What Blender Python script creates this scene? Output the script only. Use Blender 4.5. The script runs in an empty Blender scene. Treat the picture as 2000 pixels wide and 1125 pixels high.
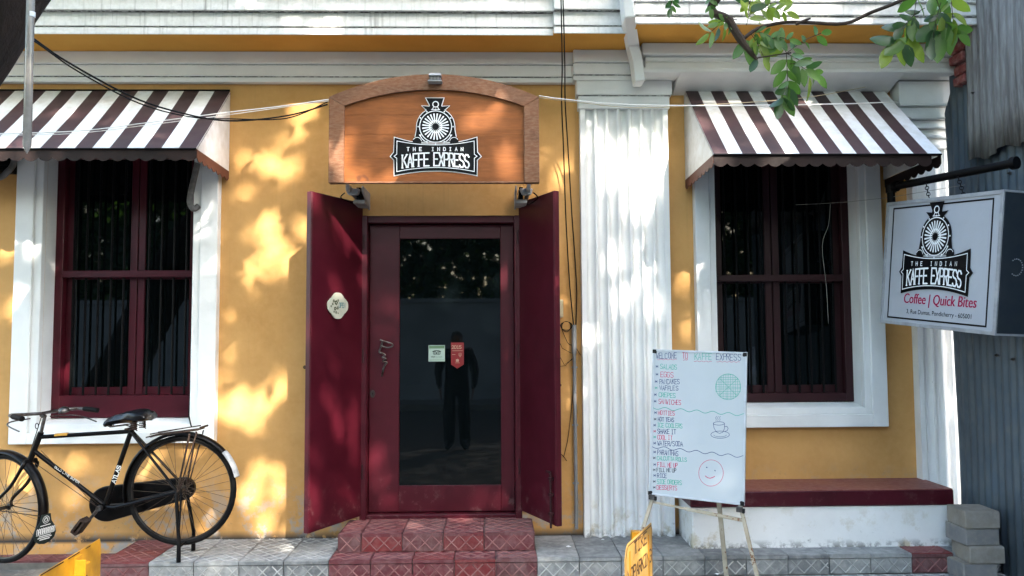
import bpy, bmesh, math, random
from mathutils import Vector, Matrix
random.seed(7)
SC = bpy.context.scene
COL = SC.collection
R = math.radians

# ------------------------------------------------------------------ camera, sky, sun, exposure
F_PX = 1500.0
CAM = Vector((0.0, -5.4, 1.68))
YAW, PITCH, ROLL = 1.25, 3.44, -0.32
ROT = Matrix.Rotation(R(-YAW), 3, 'Z') @ Matrix.Rotation(R(90 + PITCH), 3, 'X') @ Matrix.Rotation(R(ROLL), 3, 'Z')
cd = bpy.data.cameras.new('camera')
cam = bpy.data.objects.new('camera', cd)
COL.objects.link(cam)
cam.matrix_world = Matrix.Translation(CAM) @ ROT.to_4x4()
cd.sensor_width = 36.0
cd.lens = 36.0 * F_PX / 2000.0
cd.clip_start = 0.05
cd.clip_end = 400
SC.camera = cam

SUN = Vector((0.52, -1.0, 0.86)).normalized()      # direction towards the sun
w = bpy.data.worlds.new('World')
SC.world = w
w.use_nodes = True
nt = w.node_tree
sky = nt.nodes.new('ShaderNodeTexSky')
sky.sky_type = 'NISHITA'
sky.sun_disc = False
sky.sun_elevation = math.asin(SUN.z)
sky.sun_rotation = math.atan2(SUN.x, SUN.y)
sky.air_density = 1.3
sky.dust_density = 2.3
bg = nt.nodes['Background']
bg.inputs['Strength'].default_value = 0.15
nt.links.new(sky.outputs[0], bg.inputs[0])
sl = bpy.data.lights.new('sun', 'SUN')
sl.energy = 2.1
sl.angle = R(0.5)
sl.color = (1.0, 0.93, 0.82)
so = bpy.data.objects.new('sun', sl)
COL.objects.link(so)
so.rotation_euler = SUN.to_track_quat('Z', 'Y').to_euler()
SC.view_settings.view_transform = 'Standard'
SC.view_settings.look = 'None'
SC.view_settings.gamma = 1.0
SC.view_settings.use_curve_mapping = False
SC.view_settings.exposure = 3.52


def P(px, py, Y):
    d = ROT @ Vector(((px - 1000.0) / F_PX, (562.5 - py) / F_PX, -1.0))
    return CAM + d * ((Y - CAM.y) / d.y)


def PX(px, Y, py=600):
    return P(px, py, Y).x


def PZ(py, Y, px=1000):
    return P(px, py, Y).z


ROTI = ROT.transposed()


def proj(v):
    q = ROTI @ (v - CAM)
    return 1000 + F_PX * q.x / -q.z, 562.5 - F_PX * q.y / -q.z


# ------------------------------------------------------------------ mesh builder
class MB:
    def __init__(s):
        s.v = []; s.f = []; s.m = []; s.mi = 0

    def add(s, vs, fs):
        n = len(s.v)
        s.v += [Vector(v) for v in vs]
        for f in fs:
            s.f.append([i + n for i in f]); s.m.append(s.mi)
        return s

    def box(s, x0, x1, y0, y1, z0, z1):
        if x0 > x1: x0, x1 = x1, x0
        if y0 > y1: y0, y1 = y1, y0
        if z0 > z1: z0, z1 = z1, z0
        vs = [(x0, y0, z0), (x1, y0, z0), (x1, y1, z0), (x0, y1, z0), (x0, y0, z1), (x1, y0, z1), (x1, y1, z1), (x0, y1, z1)]
        return s.add(vs, [(0, 3, 2, 1), (4, 5, 6, 7), (0, 1, 5, 4), (1, 2, 6, 5), (2, 3, 7, 6), (3, 0, 4, 7)])

    def obox(s, o, a, b, c):
        o = Vector(o); a = Vector(a); b = Vector(b); c = Vector(c)
        if a.cross(b).dot(c) < 0: a, b = b, a
        vs = [o, o + a, o + a + b, o + b, o + c, o + a + c, o + a + b + c, o + b + c]
        return s.add(vs, [(0, 3, 2, 1), (4, 5, 6, 7), (0, 1, 5, 4), (1, 2, 6, 5), (2, 3, 7, 6), (3, 0, 4, 7)])

    def prism(s, pts, off):
        """closed polygon pts (3d) extruded by off; normals sorted out later"""
        pts = [Vector(p) for p in pts]; off = Vector(off); n = len(pts)
        return s.add(pts + [p + off for p in pts],
                     [tuple(range(n))[::-1], tuple(range(n, 2 * n))] + [(i, (i + 1) % n, n + (i + 1) % n, n + i) for i in range(n)])

    def poly(s, pts):
        return s.add(pts, [tuple(range(len(pts)))])

    def tube(s, pts, r, n=8, closed=False, cap=True):
        pts = [Vector(p) for p in pts]
        rs = r if isinstance(r, (list, tuple)) else [r] * len(pts)
        rings = []; up = None; L = len(pts)
        for i, p in enumerate(pts):
            a = pts[(i - 1) % L] if (closed or i > 0) else p
            b = pts[(i + 1) % L] if (closed or i < L - 1) else p
            t = (b - a)
            if t.length < 1e-9: t = Vector((0, 0, 1))
            t.normalize()
            if up is None:
                up = Vector((0, 0, 1)) if abs(t.z) < .9 else Vector((0, 1, 0))
            x = t.cross(up)
            if x.length < 1e-6: x = t.orthogonal()
            x.normalize(); up = x.cross(t).normalized()
            rings.append([p + (x * math.cos(2 * math.pi * k / n) + up * math.sin(2 * math.pi * k / n)) * rs[i] for k in range(n)])
        fs = []
        for i in range(L if closed else L - 1):
            j = (i + 1) % L
            for k in range(n):
                k2 = (k + 1) % n
                fs.append((i * n + k, i * n + k2, j * n + k2, j * n + k))
        if cap and not closed:
            fs.append(tuple(range(n))); fs.append(tuple(range((L - 1) * n, L * n))[::-1])
        return s.add([q for ring in rings for q in ring], fs)

    def lathe(s, o, axis, prof, n=16):
        """profile (radius, distance along axis) turned about axis"""
        o = Vector(o); t = Vector(axis).normalized(); x = t.orthogonal().normalized(); y = t.cross(x)
        vs = []
        for r, h in prof:
            for k in range(n):
                a = 2 * math.pi * k / n
                vs.append(o + t * h + (x * math.cos(a) + y * math.sin(a)) * max(r, 1e-5))
        fs = []
        for i in range(len(prof) - 1):
            for k in range(n):
                k2 = (k + 1) % n
                fs.append((i * n + k, i * n + k2, (i + 1) * n + k2, (i + 1) * n + k))
        fs.append(tuple(range(n))[::-1]); fs.append(tuple(range((len(prof) - 1) * n, len(prof) * n)))
        return s.add(vs, fs)

    def build(s, name, mat, parent=None, smooth=False, bevel=0, world=True, fix=True, seg=1):
        org = Vector(parent['_org']) if (parent is not None and world and '_org' in parent) else Vector((0, 0, 0))
        me = bpy.data.meshes.new(name)
        me.from_pydata([v - org for v in s.v], [], s.f)
        mats = mat if isinstance(mat, (list, tuple)) else [mat]
        for m in mats: me.materials.append(m)
        if len(mats) > 1: me.polygons.foreach_set('material_index', s.m)
        if fix:
            bm = bmesh.new(); bm.from_mesh(me)
            bmesh.ops.recalc_face_normals(bm, faces=bm.faces)
            bm.to_mesh(me); bm.free()
        if smooth:
            me.shade_smooth()
            me.set_sharp_from_angle(angle=R(35 if smooth is True else smooth))
        o = bpy.data.objects.new(name, me)
        COL.objects.link(o)
        if parent is not None:
            o.parent = parent
            if '_org' in parent: o['_org'] = parent['_org']
        if bevel:
            b = o.modifiers.new('bevel', 'BEVEL'); b.width = bevel; b.segments = seg; b.limit_method = 'ANGLE'; b.angle_limit = R(40)
        return o


def tag(o, label=None, cat=None, group=None, kind=None):
    if label: o['label'] = label
    if cat: o['category'] = cat
    if group: o['group'] = group
    if kind: o['kind'] = kind
    return o


def thing(name, loc, label, cat, group=None, rot=None, kind=None):
    """an Empty at the base of a thing; rot given = its parts are modelled in local coordinates"""
    o = bpy.data.objects.new(name, None)
    o.empty_display_size = .1
    COL.objects.link(o)
    o.location = loc
    if rot is not None:
        o.rotation_euler = rot
        o['_org'] = [0., 0., 0.]
    else:
        o['_org'] = [float(c) for c in loc]
    return tag(o, label, cat, group, kind)


def curve_pts(pts, k=6):
    """Catmull-Rom through pts"""
    pts = [Vector(p) for p in pts]; out = []
    for i in range(len(pts) - 1):
        a = pts[max(i - 1, 0)]; b = pts[i]; c = pts[i + 1]; d = pts[min(i + 2, len(pts) - 1)]
        for j in range(k):
            t = j / k
            out.append(.5 * ((2 * b) + (c - a) * t + (2 * a - 5 * b + 4 * c - d) * t * t + (3 * b - a - 3 * c + d) * t ** 3))
    out.append(pts[-1])
    return out


# ------------------------------------------------------------------ materials
def mat(name, col, rough=.6, col2=None, scale=6, stretch=(1, 1, 1), contrast=(.35, .65), spots=None, bump=None, metal=0, spec=.28,
        streaks=None, base_dirt=None, coat=0, fine=None, obj=False):
    """procedural paint: base colour mottled towards col2, optional spots, drip streaks, dirt near a height, bump"""
    m = bpy.data.materials.new(name)
    m.use_nodes = True
    nt = m.node_tree; N = nt.nodes; L = nt.links
    b = N['Principled BSDF']
    b.inputs['Roughness'].default_value = rough
    b.inputs['Metallic'].default_value = metal
    b.inputs['Specular IOR Level'].default_value = spec
    if coat: b.inputs['Coat Weight'].default_value = coat; b.inputs['Coat Roughness'].default_value = .15
    if obj:
        src = N.new('ShaderNodeTexCoord').outputs['Object']
    else:
        src = N.new('ShaderNodeNewGeometry').outputs['Position']
    mp = N.new('ShaderNodeMapping'); mp.inputs['Scale'].default_value = stretch
    L.new(src, mp.inputs['Vector'])

    def noise(sc, det=5, vec=mp.outputs[0], rough_=.6, dist=0):
        n = N.new('ShaderNodeTexNoise'); n.inputs['Scale'].default_value = sc; n.inputs['Detail'].default_value = det
        n.inputs['Roughness'].default_value = rough_; n.inputs['Distortion'].default_value = dist
        L.new(vec, n.inputs['Vector'])
        return n.outputs['Fac']

    def ramp(fac, a, b_):
        r = N.new('ShaderNodeMapRange'); r.inputs['From Min'].default_value = a; r.inputs['From Max'].default_value = b_
        L.new(fac, r.inputs['Value'])
        return r.outputs[0]

    def mix(fac, a, b_):
        x = N.new('ShaderNodeMix'); x.data_type = 'RGBA'
        if isinstance(fac, float): x.inputs[0].default_value = fac
        else: L.new(fac, x.inputs[0])
        for i, c in ((6, a), (7, b_)):
            if isinstance(c, tuple): x.inputs[i].default_value = (*c, 1)
            else: L.new(c, x.inputs[i])
        return x.outputs[2]

    def mul(a, b_):
        x = N.new('ShaderNodeMath'); x.operation = 'MULTIPLY'
        L.new(a, x.inputs[0])
        if isinstance(b_, (float, int)): x.inputs[1].default_value = b_
        else: L.new(b_, x.inputs[1])
        return x.outputs[0]

    c = col
    if col2: c = mix(ramp(noise(scale), *contrast), c, col2)
    if fine:                                        # (colour, scale, amount)
        c = mix(mul(ramp(noise(fine[1], 3), .4, .7), fine[2]), c, fine[0])
    if streaks:                                     # (colour, zmin, zmax, amount)
        m2 = N.new('ShaderNodeMapping'); m2.inputs['Scale'].default_value = (34, 34, 1.3)
        L.new(src, m2.inputs['Vector'])
        f = mul(ramp(noise(1.0, 4, m2.outputs[0]), .55, .8), ramp(noise(1.7, 3, src), .38, .62))
        sx = N.new('ShaderNodeSeparateXYZ'); L.new(src, sx.inputs[0])
        f = mul(f, ramp(sx.outputs['Z'], streaks[1], streaks[2]))
        c = mix(mul(f, streaks[3]), c, streaks[0])
    if spots:                                       # (colour, scale, threshold)
        for (sc_, ss, th) in ([spots] if not isinstance(spots, list) else spots):
            c = mix(ramp(noise(ss, 4, src, .7), th, th + .03), c, sc_)
    if base_dirt:                                   # (colour, z0, z1, threshold shift)
        sx = N.new('ShaderNodeSeparateXYZ'); L.new(src, sx.inputs[0])
        for (bc_, z0_, z1_, sc2, lo) in base_dirt:
            h = ramp(sx.outputs['Z'], z1_, z0_)
            if z0_ == .29: h = mul(h, ramp(sx.outputs['Z'], .265, .285))
            n2 = ramp(noise(sc2, 6, src, .7), lo, lo + .10)
            c = mix(mul(h, n2), c, bc_)
    if isinstance(c, tuple): b.inputs['Base Color'].default_value = (*c, 1)
    else: L.new(c, b.inputs['Base Color'])
    if bump:
        bn = N.new('ShaderNodeBump'); bn.inputs['Strength'].default_value = bump[1]; bn.inputs['Distance'].default_value = bump[2] if len(bump) > 2 else .01
        L.new(noise(bump[0], 6), bn.inputs['Height']); L.new(bn.outputs[0], b.inputs['Normal'])
    return m


def srgb(r, g, b):
    return tuple(((c / 255) / 12.92 if c / 255 <= .04045 else ((c / 255 + .055) / 1.055) ** 2.4) for c in (r, g, b))


YEL = (.58, .325, .115)
M = {}
M['yellow'] = mat('yellow_limewash', YEL, .85, streaks=((.27, .165, .06), .3, 2.6, .40), col2=(.46, .24, .075), scale=1.3, contrast=(.40, .68), spots=[((.30, .17, .06), 7.5, .735), ((.16, .10, .06), 26, .76)],
                  base_dirt=[((.34, .32, .29), .34, .78, 6.5, .50), ((.20, .15, .09), .25, .95, 15, .60), ((.05, .045, .04), .29, .345, 12, .36)], bump=(5, .25, .02), fine=((.64, .37, .155), 24, .25), spec=.2)
M['soffit'] = mat('yellow_soffit', (.68, .34, .065), .85, (.60, .29, .05), 2.5, bump=(6, .25, .02), spec=.2)
M['white'] = mat('white_lime_plaster', (.80, .80, .785), .75, (.72, .72, .705), 3.0, spots=[((.25, .24, .22), 17, .76)],
                 base_dirt=[((.52, .46, .34), .30, .60, 5, .54), ((.10, .095, .085), .28, .345, 13, .47), ((.22, .225, .20), .30, .46, 18, .62)], bump=(7, .3, .015), spec=.25)
M['cornice'] = mat('stained_cornice_plaster', (.74, .74, .73), .75, (.64, .64, .62), 3.0, streaks=((.10, .09, .08), 3.55, 3.75, .9),
                   bump=(7, .3, .015), fine=((.5, .5, .47), 30, .5), spec=.25)
M['dark_line'] = mat('mottled_dark_line', (.10, .095, .09), .9, (.45, .45, .43), 30, contrast=(.45, .6))  # mottled dark strip laid in the steps between mouldings
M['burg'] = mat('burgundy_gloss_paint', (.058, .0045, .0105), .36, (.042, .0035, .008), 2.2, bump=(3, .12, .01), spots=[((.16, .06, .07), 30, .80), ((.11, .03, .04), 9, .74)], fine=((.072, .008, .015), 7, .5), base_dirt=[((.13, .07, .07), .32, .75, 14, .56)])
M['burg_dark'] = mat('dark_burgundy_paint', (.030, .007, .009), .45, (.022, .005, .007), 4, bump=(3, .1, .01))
M['glass'] = mat('dark_tinted_glass', (.0018, .003, .0035), .022, spec=.30, bump=(1.1, .035, .01))  # dark tint plus the unlit rooms behind, put into an opaque pane colour
M['dark_iron'] = mat('dark_painted_iron', (.002, .002, .003), .5, (.004, .0035, .0035), 20, spec=.10)
M['black_enamel'] = mat('worn_black_enamel', (.0018, .0022, .0028), .28, (.003, .003, .0035), 15, spec=.12, fine=((.010, .006, .004), 50, .5), spots=((.15, .13, .11), 60, .76), obj=True)
M['rubber'] = mat('tyre_rubber', (.003, .003, .0034), .7, (.006, .0055, .005), 18, spec=.12)
M['chrome'] = mat('dull_steel', (.13, .13, .13), .38, (.05, .035, .028), 30, metal=.8)
M['rust'] = mat('rusty_steel', (.022, .011, .008), .7, (.06, .042, .032), 25, metal=.2, spec=.15)
M['wire_black'] = mat('black_cable', (.003, .003, .003), .5, spec=.12)
M['wire_white'] = mat('white_wire', (.72, .70, .66), .5)
M['wire_tan'] = mat('tan_wire', (.42, .33, .2), .6)
# ------------------------------------------------------------------ lettering
GLY = {
 'A': [[(0,0),(2,6),(4,0)],[(.8,2.2),(3.2,2.2)]], 'B': [[(0,0),(0,6),(2.8,6),(3.6,5.3),(3.6,4),(2.8,3.2),(0,3.2)],[(2.8,3.2),(4,2.3),(4,.9),(3,0),(0,0)]],
 'C': [[(4,5),(3,6),(1,6),(0,5),(0,1),(1,0),(3,0),(4,1)]], 'D': [[(0,0),(0,6),(2.6,6),(4,4.6),(4,1.4),(2.6,0),(0,0)]],
 'E': [[(4,6),(0,6),(0,0),(4,0)],[(0,3.1),(3.2,3.1)]], 'F': [[(4,6),(0,6),(0,0)],[(0,3.1),(3.2,3.1)]],
 'G': [[(4,5),(3,6),(1,6),(0,5),(0,1),(1,0),(3,0),(4,1),(4,2.8),(2.4,2.8)]], 'H': [[(0,0),(0,6)],[(4,0),(4,6)],[(0,3),(4,3)]],
 'I': [[(2,0),(2,6)],[(.9,6),(3.1,6)],[(.9,0),(3.1,0)]], 'i': [[(2,0),(2,6)]],
 'J': [[(4,6),(4,1.2),(3,0),(1,0),(0,1.2)]], 'K': [[(0,0),(0,6)],[(4,6),(0,2.6)],[(1.2,3.6),(4,0)]],
 'L': [[(0,6),(0,0),(3.8,0)]], 'M': [[(0,0),(0,6),(2,2.6),(4,6),(4,0)]], 'N': [[(0,0),(0,6),(4,0),(4,6)]],
 'O': [[(1,0),(0,1.2),(0,4.8),(1,6),(3,6),(4,4.8),(4,1.2),(3,0),(1,0)]], 'P': [[(0,0),(0,6),(3,6),(4,5.2),(4,3.8),(3,3),(0,3)]],
 'Q': [[(1,0),(0,1.2),(0,4.8),(1,6),(3,6),(4,4.8),(4,1.2),(3,0),(1,0)],[(2.6,1.6),(4.2,-.4)]],
 'R': [[(0,0),(0,6),(3,6),(4,5.2),(4,3.9),(3,3.1),(0,3.1)],[(1.8,3.1),(4,0)]],
 'S': [[(4,5.1),(3,6),(1,6),(0,5),(0,3.9),(1,3.2),(3,2.8),(4,2),(4,1),(3,0),(1,0),(0,.9)]],
 'T': [[(2,0),(2,6)],[(0,6),(4,6)]], 'U': [[(0,6),(0,1.2),(1,0),(3,0),(4,1.2),(4,6)]], 'V': [[(0,6),(2,0),(4,6)]],
 'W': [[(0,6),(1,0),(2,4),(3,0),(4,6)]], 'X': [[(0,0),(4,6)],[(0,6),(4,0)]], 'Y': [[(0,6),(2,3),(4,6)],[(2,3),(2,0)]],
 'Z': [[(0,6),(4,6),(0,0),(4,0)]], '0': [[(1,0),(0,1.2),(0,4.8),(1,6),(3,6),(4,4.8),(4,1.2),(3,0),(1,0)]],
 '1': [[(.8,4.8),(2.2,6),(2.2,0)],[(.8,0),(3.6,0)]], '2': [[(0,5),(1,6),(3,6),(4,5),(4,3.8),(0,0),(4,0)]],
 '5': [[(4,6),(.4,6),(0,3.4),(2.8,3.6),(4,2.6),(4,1),(3,0),(1,0),(0,1)]], '*': [[(.4,1.6),(3.6,4.4)],[(.4,4.4),(3.6,1.6)],[(2,.8),(2,5.2)]],
 '/': [[(0,-.5),(4,6.5)]], '-': [[(.6,3),(3.4,3)]], '.': [[(1.6,0),(2.4,0)]],
}


def ribbon(mb, pts, wd, o, ux, uy, n, lift=0.0, th=0.0006):
    """marker or paint stroke along 2-D pts on the plane (o, ux, uy)"""
    P2 = [Vector((p[0], p[1])) for p in pts]
    if len(P2) < 2: return
    L, Rr = [], []
    closed = (P2[0] - P2[-1]).length < 1e-9
    for i, p in enumerate(P2):
        a = P2[i - 1] if i > 0 else (P2[-2] if closed else None)
        b = P2[i + 1] if i < len(P2) - 1 else (P2[1] if closed else None)
        d1 = (p - a).normalized() if a is not None and (p - a).length > 1e-9 else None
        d2 = (b - p).normalized() if b is not None and (b - p).length > 1e-9 else None
        if d1 is None: d1 = d2
        if d2 is None: d2 = d1
        if d1 is None: return
        nn = Vector((-d1.y, d1.x)) + Vector((-d2.y, d2.x))
        if nn.length < .3: nn = Vector((-d1.y, d1.x))
        nn.normalize()
        k = 1 / max(.5, nn.dot(Vector((-d1.y, d1.x))))
        off = nn * wd * .5 * k
        e = Vector((0, 0))
        if not closed and i == 0: e = -d2 * wd * .4
        if not closed and i == len(P2) - 1: e = d1 * wd * .4
        L.append(p + off + e); Rr.append(p - off + e)
    vs = [o + ux * q.x + uy * q.y + n * (lift + th) for q in L + Rr]
    m = len(P2)
    mb.add(vs, [(i, i + 1, m + i + 1, m + i) for i in range(m - 1)])


def text_strokes(mb, s, x, y, h, wd, o, ux, uy, n, asp=.62, gap=.28, lift=0, jit=0, warp=None, serif=0):
    """capitals of height h starting at (x, y); returns the end x"""
    cw = h * asp
    for ch in s:
        if ch == ' ':
            x += cw * .8; continue
        wch = cw * (.35 if ch == 'i' else 1)
        jx, jy = (random.uniform(-jit, jit) * h, random.uniform(-jit, jit) * h)
        for st in GLY[ch]:
            q = []
            for (a, b) in st:
                px = x + jx + (a / 4 * cw if ch != 'i' else wch * .5); py = y + jy + b / 6 * h
                q.append((px, py))
            if warp:
                fine = []
                for i in range(len(q) - 1):
                    for k in range(3):
                        t = k / 3; fine.append((q[i][0] * (1 - t) + q[i + 1][0] * t, q[i][1] * (1 - t) + q[i + 1][1] * t))
                fine.append(q[-1]); q = [warp(*p) for p in fine]
            ribbon(mb, q, wd, o, ux, uy, n, lift)
            if serif:
                for (a, b), p in ((st[0], q[0]), (st[-1], q[-1])):
                    if b in (0, 6): ribbon(mb, [(p[0] - serif, p[1]), (p[0] + serif, p[1])], wd * .45, o, ux, uy, n, lift + .0001)
        x += wch + cw * gap
    return x


def font_text(name, body, size, matl, parent, org, ux, uy, shear=0, xs=1.0):
    """built-in font turned into a mesh, lying on the plane (org, ux, uy), centred"""
    cu = bpy.data.curves.new('lettering', 'FONT')
    cu.body = body; cu.size = size; cu.shear = shear; cu.align_x = 'CENTER'; cu.resolution_u = 3
    t = bpy.data.objects.new('tmp_lettering', cu)
    COL.objects.link(t)
    bpy.context.view_layer.update()
    me = bpy.data.meshes.new_from_object(t.evaluated_get(bpy.context.evaluated_depsgraph_get()))
    bpy.data.objects.remove(t)
    mb = MB()
    mb.add([org + ux * v.co.x * xs + uy * v.co.y for v in me.vertices], [tuple(p.vertices) for p in me.polygons])
    return mb.build(name, matl, parent, fix=False)


M['print_black'] = mat('sign_print_black', (.002, .0026, .004), .35, spec=.12)
M['print_white'] = mat('sign_print_white', (.72, .74, .76), .45)
M['print_edge'] = mat('sign_print_pale_edge', (.45, .43, .40), .5)


def circ(cx, cy, r, n=32, a0=0, a1=2 * math.pi):
    return [(cx + r * math.cos(a0 + (a1 - a0) * i / n), cy + r * math.sin(a0 + (a1 - a0) * i / n)) for i in range(n + 1)]


def emblem(parent, o, ux, uy, n, k, border=True, faint=False):
    """locomotive emblem; o = centre of the wheel, k = metres per drawing unit"""
    ux = ux * k; uy = uy * k

    def pt(x, y, l): return o + ux * x + uy * y + n * l

    def topc(x): return -80 - 50 * (1 - (x / 300) ** 2)
    def botc(x): return -360 + 35 * (1 - (x / 303) ** 2)
    xs = [-300 + 600 * i / 16 for i in range(17)]
    banner = [(x, topc(x)) for x in xs] + [(304, -190), (330, -220), (302, -247)] + [(x, botc(x)) for x in xs[::-1]] + [(-302, -247), (-328, -220), (-304, -190)]
    dome = [(-165, -112), (-150, -85), (-138, -20)] + [(138 * math.cos(R(a)), 138 * math.sin(R(a))) for a in range(180, -1, -12)] + [(138, -20), (150, -85), (165, -112)]
    stack = [(-70, 213), (58, 213), (42, 160), (44, 150), (98, 155), (58, 120), (48, 100), (-48, 100), (-62, 120), (-98, 155), (-46, 150), (-42, 160)]

    def grow(poly, d):
        c = []
        m = len(poly)
        for i in range(m):
            a = Vector(poly[i - 1]); b = Vector(poly[i]); e = Vector(poly[(i + 1) % m])
            d1 = (b - a); d2 = (e - b)
            if d1.length < 1e-6: d1 = d2
            if d2.length < 1e-6: d2 = d1
            d1.normalize(); d2.normalize()
            nn = Vector((d1.y, -d1.x)) + Vector((d2.y, -d2.x))
            if nn.length < .2: nn = Vector((d1.y, -d1.x))
            nn.normalize()
            s_ = 1 if area(poly) > 0 else -1
            q = b + nn * d * s_ / max(.6, nn.dot(Vector((d1.y, -d1.x))))
            c.append((q.x, q.y))
        return c

    def area(p): return sum(p[i - 1][0] * p[i][1] - p[i][0] * p[i - 1][1] for i in range(len(p)))
    if border:
        mb = MB()
        for i, pl in enumerate((banner, dome, stack)):
            mb.prism([pt(x, y, .0004 + i * .0005) for x, y in grow(pl, 6)], n * .0015)
        mb.build('emblem_edge', M['print_white'], parent)
    mb = MB()
    for i, pl in enumerate((banner, dome, stack)):
        mb.prism([pt(x, y, .0035 + i * .0005) for x, y in pl], n * .002)
    for sx in (-1, 1):
        mb.prism([pt(x, y, .0045) for x, y in circ(sx * 135, -105, 34, 14)[:-1]], n * .0026)
    mb.build('emblem', M['print_black'], parent)
    mb = MB(); W = M['print_white']; L0 = .0082
    inner = [(x, -103 - 33 * (1 - (x / 300) ** 2)) for x in [-282 + 564 * i / 16 for i in range(17)]] + [(283, -205), (303, -220), (283, -235)] + \
            [(x, botc(x) + 22) for x in [282 - 564 * i / 16 for i in range(17)]] + [(-283, -235), (-303, -220), (-283, -205)]
    ribbon(mb, inner + [inner[0]], 5, o, ux, uy, n, L0)
    ribbon(mb, circ(0, 0, 117), 6, o, ux, uy, n, L0)
    for a in range(12):
        c = (128 * math.cos(R(a * 30)), 128 * math.sin(R(a * 30)))
        mb.poly([pt(x, y, L0) for x, y in circ(*c, 6, 6)[:-1]])
    for sx in (-1, 1):
        ribbon(mb, circ(sx * 135, -112, 32, 10, R(90 - sx * 60), R(90 + sx * 80)), 4, o, ux, uy, n, L0)
        ribbon(mb, [(sx * 118, -62), (sx * 95, -95), (sx * 60, -122)], 6, o, ux, uy, n, L0)
    for a in range(24):                                # petals
        ang = R(a * 15 + 7.5)
        def pp(r, w_): return (r * math.cos(ang) - w_ * math.sin(ang), r * math.sin(ang) + w_ * math.cos(ang))
        mb.poly([pt(*q, L0) for q in (pp(46, -4), pp(97, -5.5), pp(99, 0), pp(97, 5.5), pp(46, 4))])
    mb.poly([pt(x, y, L0 + .0004) for x, y in circ(0, 0, 49, 32)[:-1]])
    ribbon(mb, circ(0, 166, 21, 16), 7, o, ux, uy, n, L0)
    ribbon(mb, [(-24, 128), (-14, 147), (14, 147), (24, 128)], 5, o, ux, uy, n, L0)
    ribbon(mb, [(-30, 127), (30, 127)], 5, o, ux, uy, n, L0)
    mb.build('emblem_print', W, parent, fix=False)
    mb = MB()
    star = []
    for a in range(32):
        r = 46 if a % 2 == 0 else 21
        star.append((r * math.cos(R(a * 11.25)), r * math.sin(R(a * 11.25))))
    mb.poly([pt(x, y, L0 + .0014) for x, y in star])
    mb.build('emblem_star', M['print_black'], parent, fix=False)
    mb = MB()

    def warp(x, y): return (x, y - 28 * (1 - (x / 280) ** 2) * (-1 if False else 1) * .0 + (-(abs(x) / 250) ** 2) * 16)
    text_strokes(mb, 'KAFFE', -242, -304, 95, 10.5, o, ux, uy, n, asp=.347, gap=.20, lift=L0, warp=lambda x, y: (x, y + 14 - 18 * (abs(x) / 250) ** 2 * (1)), serif=7)
    text_strokes(mb, 'EXPRESS', -12, -304, 95, 10.5, o, ux, uy, n, asp=.328, gap=.20, lift=L0, warp=lambda x, y: (x, y + 14 - 18 * (abs(x) / 250) ** 2), serif=6.5)
    text_strokes(mb, 'THE', -208, -180, 25, 6 if not faint else 4, o, ux, uy, n, asp=.60, gap=2.0, lift=L0)
    text_strokes(mb, 'INDIAN', -28, -180, 25, 6 if not faint else 4, o, ux, uy, n, asp=.60, gap=1.85, lift=L0)
    mb.build('emblem_lettering', W, parent, fix=False)


# ------------------------------------------------------------------ ground, pavement, tiles
ZP = .29; ZL = .165
M['asphalt'] = mat('asphalt', (.055, .053, .05), .9, (.075, .07, .066), 5, bump=(90, .5, .01), spec=.3)
M['mortar'] = mat('mortar', (.13, .125, .115), .95, (.2, .19, .17), 8, bump=(50, .5, .005))
M['tile_grey'] = mat('grey_cement_tile', (.25, .255, .25), .7, (.13, .135, .14), 4.5, bump=(40, .4, .004), fine=((.42, .42, .40), 22, .5),
                     spots=((.08, .08, .08), 14, .72), spec=.35)
M['tile_grey2'] = mat('darker_grey_cement_tile', (.17, .175, .175), .7, (.10, .105, .11), 5.5, bump=(40, .4, .004), fine=((.38, .38, .36), 22, .5), spec=.35)
M['tile_rib'] = mat('worn_tile_rib', (.42, .42, .40), .7, (.24, .24, .23), 6)
M['tile_red'] = mat('red_cement_tile', (.115, .015, .020), .6, (.10, .032, .036), 5, bump=(40, .4, .004), fine=((.24, .12, .12), 20, .45), spec=.4)
M['tile_red2'] = mat('bright_red_cement_tile', (.165, .016, .017), .6, (.12, .022, .024), 5, bump=(40, .4, .004), fine=((.25, .13, .12), 24, .3), spec=.4)
M['tile_red3'] = mat('dusty_red_cement_tile', (.10, .026, .030), .65, (.11, .048, .048), 5, bump=(40, .4, .004), fine=((.24, .15, .145), 20, .45), spec=.4)
M['tile_rib_red'] = mat('worn_red_tile_rib', (.26, .13, .12), .7, (.15, .05, .05), 7)
M['dirt'] = mat('dusty_earth', (.22, .20, .17), .95, (.13, .12, .11), 5, bump=(30, .7, .02), fine=((.4, .38, .34), 40, .5))

road = MB().box(-60, 60, -60, -1.7, -.4, 0).build('road', M['asphalt']); tag(road, kind='structure')
pave_low = MB().box(-30, 30, -1.7, .05, -.3, ZL - .012).build('lower_pavement', M['mortar']); tag(pave_low, kind='structure'); pave_low['_org'] = [0., 0., 0.]
XL = PX(213, -.02, 1040); YE = P(700, 1091, -.5).y
# depth of the platform edge: where the ray through its front edge meets the platform top


def on_z(px, py, z):
    d = ROT @ Vector(((px - 1000.0) / F_PX, (562.5 - py) / F_PX, -1.0))
    return CAM + d * ((z - CAM.z) / d.z)


YE = -.53
XL2 = on_z(207, 1092, ZP).x
pave = MB()
pave.prism([(XL2 + .01, YE + .018, .02), (XL2 + .01, .04, .02), (3.6, .04, .02), (3.6, YE + .018, .02)], (0, 0, ZP - .012 - .02))
pave = pave.build('raised_pavement', M['mortar']); tag(pave, kind='structure'); pave['_org'] = [0., 0., 0.]
TW = .274
tile_cache = {}


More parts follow.
